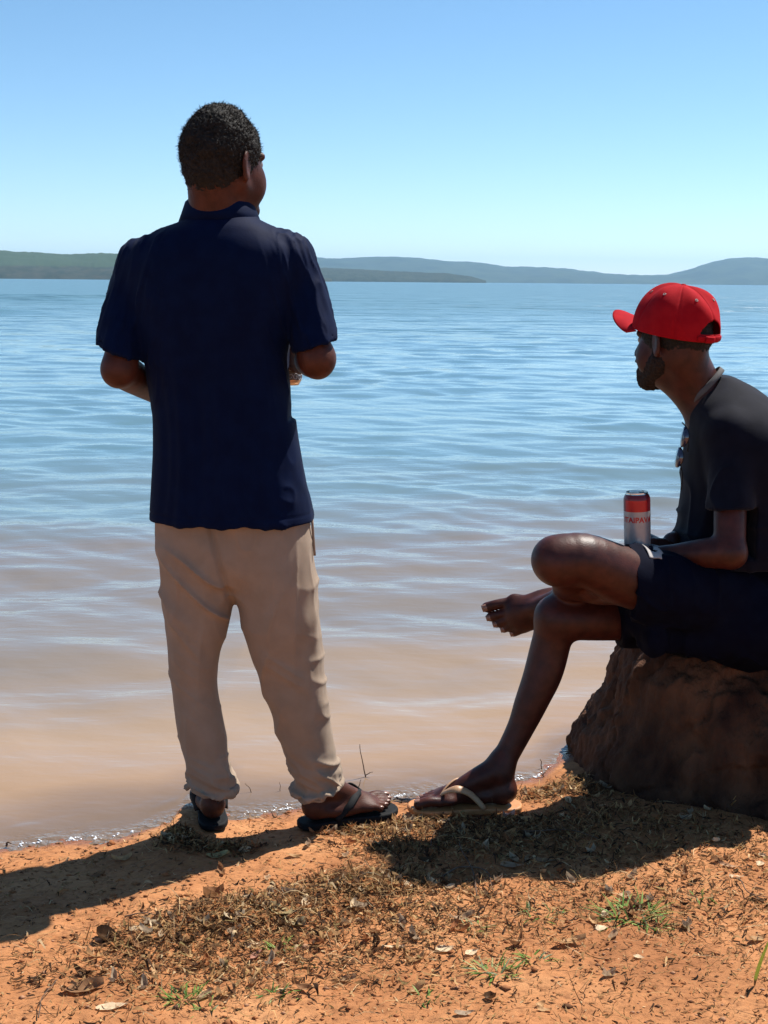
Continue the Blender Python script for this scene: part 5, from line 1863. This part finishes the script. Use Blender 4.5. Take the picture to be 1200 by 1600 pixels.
    for x, y in xy:
        if abs(x - .6) < .0: continue
        o = bpy.data.objects.new('dry_leaf', lib[r.integers(12)]); COL.objects.link(o)
        o.location = (float(x), float(y), gz(x, y) + .002)
        o.rotation_euler = (r.uniform(-.5, .5), r.uniform(-.3, .3), r.uniform(0, 6.28))
        k = [m_.name for m_ in lib].index(o.data.name) % len(pal)
        word = ('cream', 'tan', 'brown', 'blackish', 'grey brown', 'rust red', 'sandy')[k]
        where = ('between the two men\'s feet and the soil in front' if y > 2.86 and x < .25 else 'in the boulder\'s shadow' if y > 2.62 and x > .05 else
                 'on or beside the dark litter heap' if 2.38 < y < 2.7 and -.5 < x <= .05 else 'on the soil left of the litter heap' if x <= -.5 else
                 'on the bare soil in front of the grass tufts' if y < 2.38 and x > .15 else 'on the nearest soil below the litter heap' if x <= .15 else 'among the straw right of the grass tufts')
        o['label'] = 'small curled %s leaf %s' % (word, where); o['category'] = 'leaf'
        o['group'] = 'small dry leaves scattered on the soil'

def make_grass():
    gm = tint_mat('grass_blade', .5)
    tufts = [
        (985, 1428, 34, .075, .11, 'largest green grass tuft, to the right below the boulder\'s shadow'),
        (1020, 1450, 12, .050, .06, 'small green tuft with one yellow blade at the foot of the largest tuft'),
        (775, 1520, 26, .060, .07, 'green grass tuft in the bottom middle of the ground'),
        (835, 1500, 10, .045, .05, 'sparse tuft of a few blades right of the bottom middle tuft'),
        (290, 1560, 22, .050, .06, 'bright green tuft in the lower left of the ground'),
        (325, 1575, 8, .035, .04, 'tiny tuft at the right foot of the bright lower left one'),
        (435, 1482, 12, .045, .045, 'small upright green tuft below the dark litter heap'),
        (850, 1432, 14, .040, .08, 'low thin grey green tuft left of the largest tuft'),
        (740, 1450, 9, .035, .06, 'faint low tuft beneath the boulder\'s shadow'),
        (430, 1555, 10, .040, .05, 'short olive tuft amid litter near the bottom'),
        (660, 1560, 9, .035, .05, 'dull olive tuft near the bottom left of the middle tuft'),
        (1095, 1400, 9, .035, .04, 'tiny grey green rosette on the soil to the right'),
        (480, 1510, 7, .022, .02, 'single bright green sprout by the heap\'s lower right end'),
    ]
    r = np.random.default_rng(23)
    for px, py, n, L, sp, lab in tufts:
        g = PG(px, py, .04)
        for _ in range(3): g = PG(px, py, gz(g[0], g[1]))
        V, Fc, T = [], [], []
        for k in range(int(n * 1.9)):
            a = r.uniform(0, 2 * math.pi); rad = sp * .35 * math.sqrt(r.random())
            x0, y0 = g[0] + rad * 1.5 * math.cos(a), g[1] + rad * math.sin(a)
            z0 = gz(x0, y0) - .002
            az = a + r.normal(0, .7); ln = L * r.uniform(.45, 1.05); el = r.uniform(.15, 1.1)
            hd = A(math.cos(az), math.sin(az), 0); sd = A(-math.sin(az), math.cos(az), 0)
            w = r.uniform(.0012, .0026)
            colr = np.array([(.14, .26, .05), (.24, .36, .09), (.09, .17, .05), (.42, .46, .20), (.24, .30, .17)][r.choice(5, p=[.34, .28, .16, .10, .12])])
            b0 = len(V)
            for i in range(6):
                t = i / 5
                h = math.sin(el) * t - .42 * t * t * (1 - math.sin(el) * .5)
                p = A(x0, y0, z0) + hd * ln * t * math.cos(el) + A(0, 0, 1) * max(ln * h, .0015 * t)
                ww = w * (1 - t ** 2 * .9)
                V += [p - sd * ww, p + sd * ww]; T += [colr, colr]
            for i in range(5):
                Fc.append((b0 + 2 * i, b0 + 2 * i + 1, b0 + 2 * i + 3, b0 + 2 * i + 2))
        me = mesh_np('grass_tuft', V, Fc)
        set_tint(me, np.array(T))
        add('grass_tuft', me, gm, label=lab, cat='grass tuft', group='grass tufts on the orange soil')
    # one upright blade at the right edge
    g = PG(1179, 1540, .04)
    for _ in range(3): g = PG(1179, 1540, gz(g[0], g[1]))
    V, Fc, T = [], [], []
    pts = spline([g, g + A(.002, 0, .02), g + A(.010, .0, .055), g + A(.026, 0, .105)], 12)
    for i, p in enumerate(pts):
        w = .0015 + .0022 * math.sin(math.pi * min(1, i / 11 * 1.02)) 
        V += [p - A(w, 0, 0), p + A(0, -.0008, 0), p + A(w, 0, 0)]
        cc = (.13, .07, .03) if i < 3 else (.34, .40, .06)
        T += [cc] * 3
    for i in range(11):
        for j in range(2):
            a = i * 3 + j
            Fc.append((a, a + 1, a + 4, a + 3))
    me = mesh_np('grass_stalk', V, Fc); set_tint(me, np.array(T))
    add('grass_stalk', me, gm, label='single upright yellow green blade at the right edge of the ground', cat='grass blade')

def make_twigs():
    def tw(paths, r0, lab, group=None):
        parts = []
        for k, pts in enumerate(paths):
            sp = spline(pts, 12)
            sp = sp + np.random.default_rng(k).normal(0, .0006, sp.shape)
            parts.append(tube(sp, np.linspace(r0, r0 * .45, 12) * (1 if k == 0 else .7), 6))
        V, Fc = merge(parts)
        add('twig', mesh_np('twig', V, Fc), TWIG, label=lab, cat='twig', group='bare twigs at the water\'s edge')
    def at(px, py, Y): return P(px, py, Y)
    Y = 3.35
    b = PG(572, 1216, 0); Y = b[1]
    tw([[b + A(0, 0, -.02), at(570, 1205, Y), at(565, 1185, Y), at(562, 1163, Y)], [at(571, 1212, Y), at(577, 1208, Y), at(582, 1206, Y)]], .0022, 'upright dark twig poking out of the shallow water between the men')
    b = PG(561, 1232, 0); Y = b[1]
    tw([[b + A(0, 0, -.01), at(561, 1228, Y), at(564, 1218, Y)]], .0016, 'short twig stub in the water at the foot of the upright one')
    b = PG(572, 1255, .004); Y = b[1]
    tw([[at(570, 1254, Y), at(590, 1254, Y), at(597, 1244, Y), at(606, 1241, Y)]], .0022, 'bent twig lying on the wet sand past the right foot\'s toes')
    b = PG(632, 1249, .004); Y = b[1]
    tw([[at(618, 1246, Y), at(626, 1249, Y), at(634, 1250, Y)]], .002, 'dark stub of twig on wet sand before the tan flip-flop')
    b = PG(850, 1216, 0); Y = b[1]
    tw([[at(851, 1216, Y), at(848, 1210, Y), at(842, 1207, Y)], [at(848, 1211, Y), at(852, 1206, Y)]], .0024, 'dark hooked twig at the edge of the water left of the boulder')
    b = PG(846, 1200, 0); Y = b[1]
    tw([[b + A(0, 0, -.01), at(846, 1192, Y), at(844, 1186, Y)]], .0018, 'thin twig tip standing in water left of the boulder')
    b = PG(396, 1240, 0); Y = b[1]
    tw([[b + A(0, 0, -.01), at(391, 1233, Y), at(383, 1224, Y)]], .0014, 'thin slanting twig in the shallows beside the left trouser cuff')
    b = PG(438, 1238, 0); Y = b[1]
    tw([[b + A(0, 0, -.01), at(438, 1230, Y), at(437, 1222, Y)]], .0011, 'hair-thin upright stem in the shallows between the legs')
    b = PG(10, 1322, .004); Y = b[1]
    tw([[b, at(12, 1316, Y), at(18, 1318, Y)]], .003, 'dark scrap of twig at the waterline by the left edge')
    for lab, pts, r0 in (('long thin arching twig over the litter in the boulder\'s shadow', [(745, 1400), (738, 1360), (722, 1335), (716, 1305)], .0018),
                         ('dark twig standing up from the litter beneath the tan flip-flop', [(672, 1330), (676, 1310), (684, 1292)], .0014),
                         ('grey stick lying across the litter in the shadow', [(770, 1298), (830, 1302), (890, 1300), (935, 1310)], .0022),
                         ('dark straight twig lying on the soil left of the litter heap', [(195, 1432), (225, 1430), (255, 1433)], .0016),
                         ('forked twig on the soil at the right', [(1150, 1372), (1160, 1382), (1168, 1398), (1200, 1402)], .0018),
                         ('thin bent straw lying in the lower left corner', [(60, 1590), (66, 1565), (85, 1540), (90, 1530)], .0014),
                         ('pale root curving over the litter below the flip-flop', [(690, 1370), (720, 1358), (760, 1365), (770, 1392)], .0022)):
        p3 = []
        for k, (px, py) in enumerate(pts):
            g = PG(px, py, .04)
            for _ in range(3): g = PG(px, py, gz(g[0], g[1]) + .006)
            p3.append(g + A(0, 0, .006 if 0 < k < len(pts) - 1 else 0))
        tw([p3], r0, lab, 'x')

# ------------------------------------------------------------------ build
make_ground(); print('ground', time.time() - T0)
make_lake(); print('lake', time.time() - T0)
make_hills()
make_haze()
make_boulder(); print('boulder', time.time() - T0)
standing_man()
seated_man()
lm = make_litter()
make_leaves(lm)
make_grass()
make_twigs()
make_glints()
print('done', time.time() - T0)
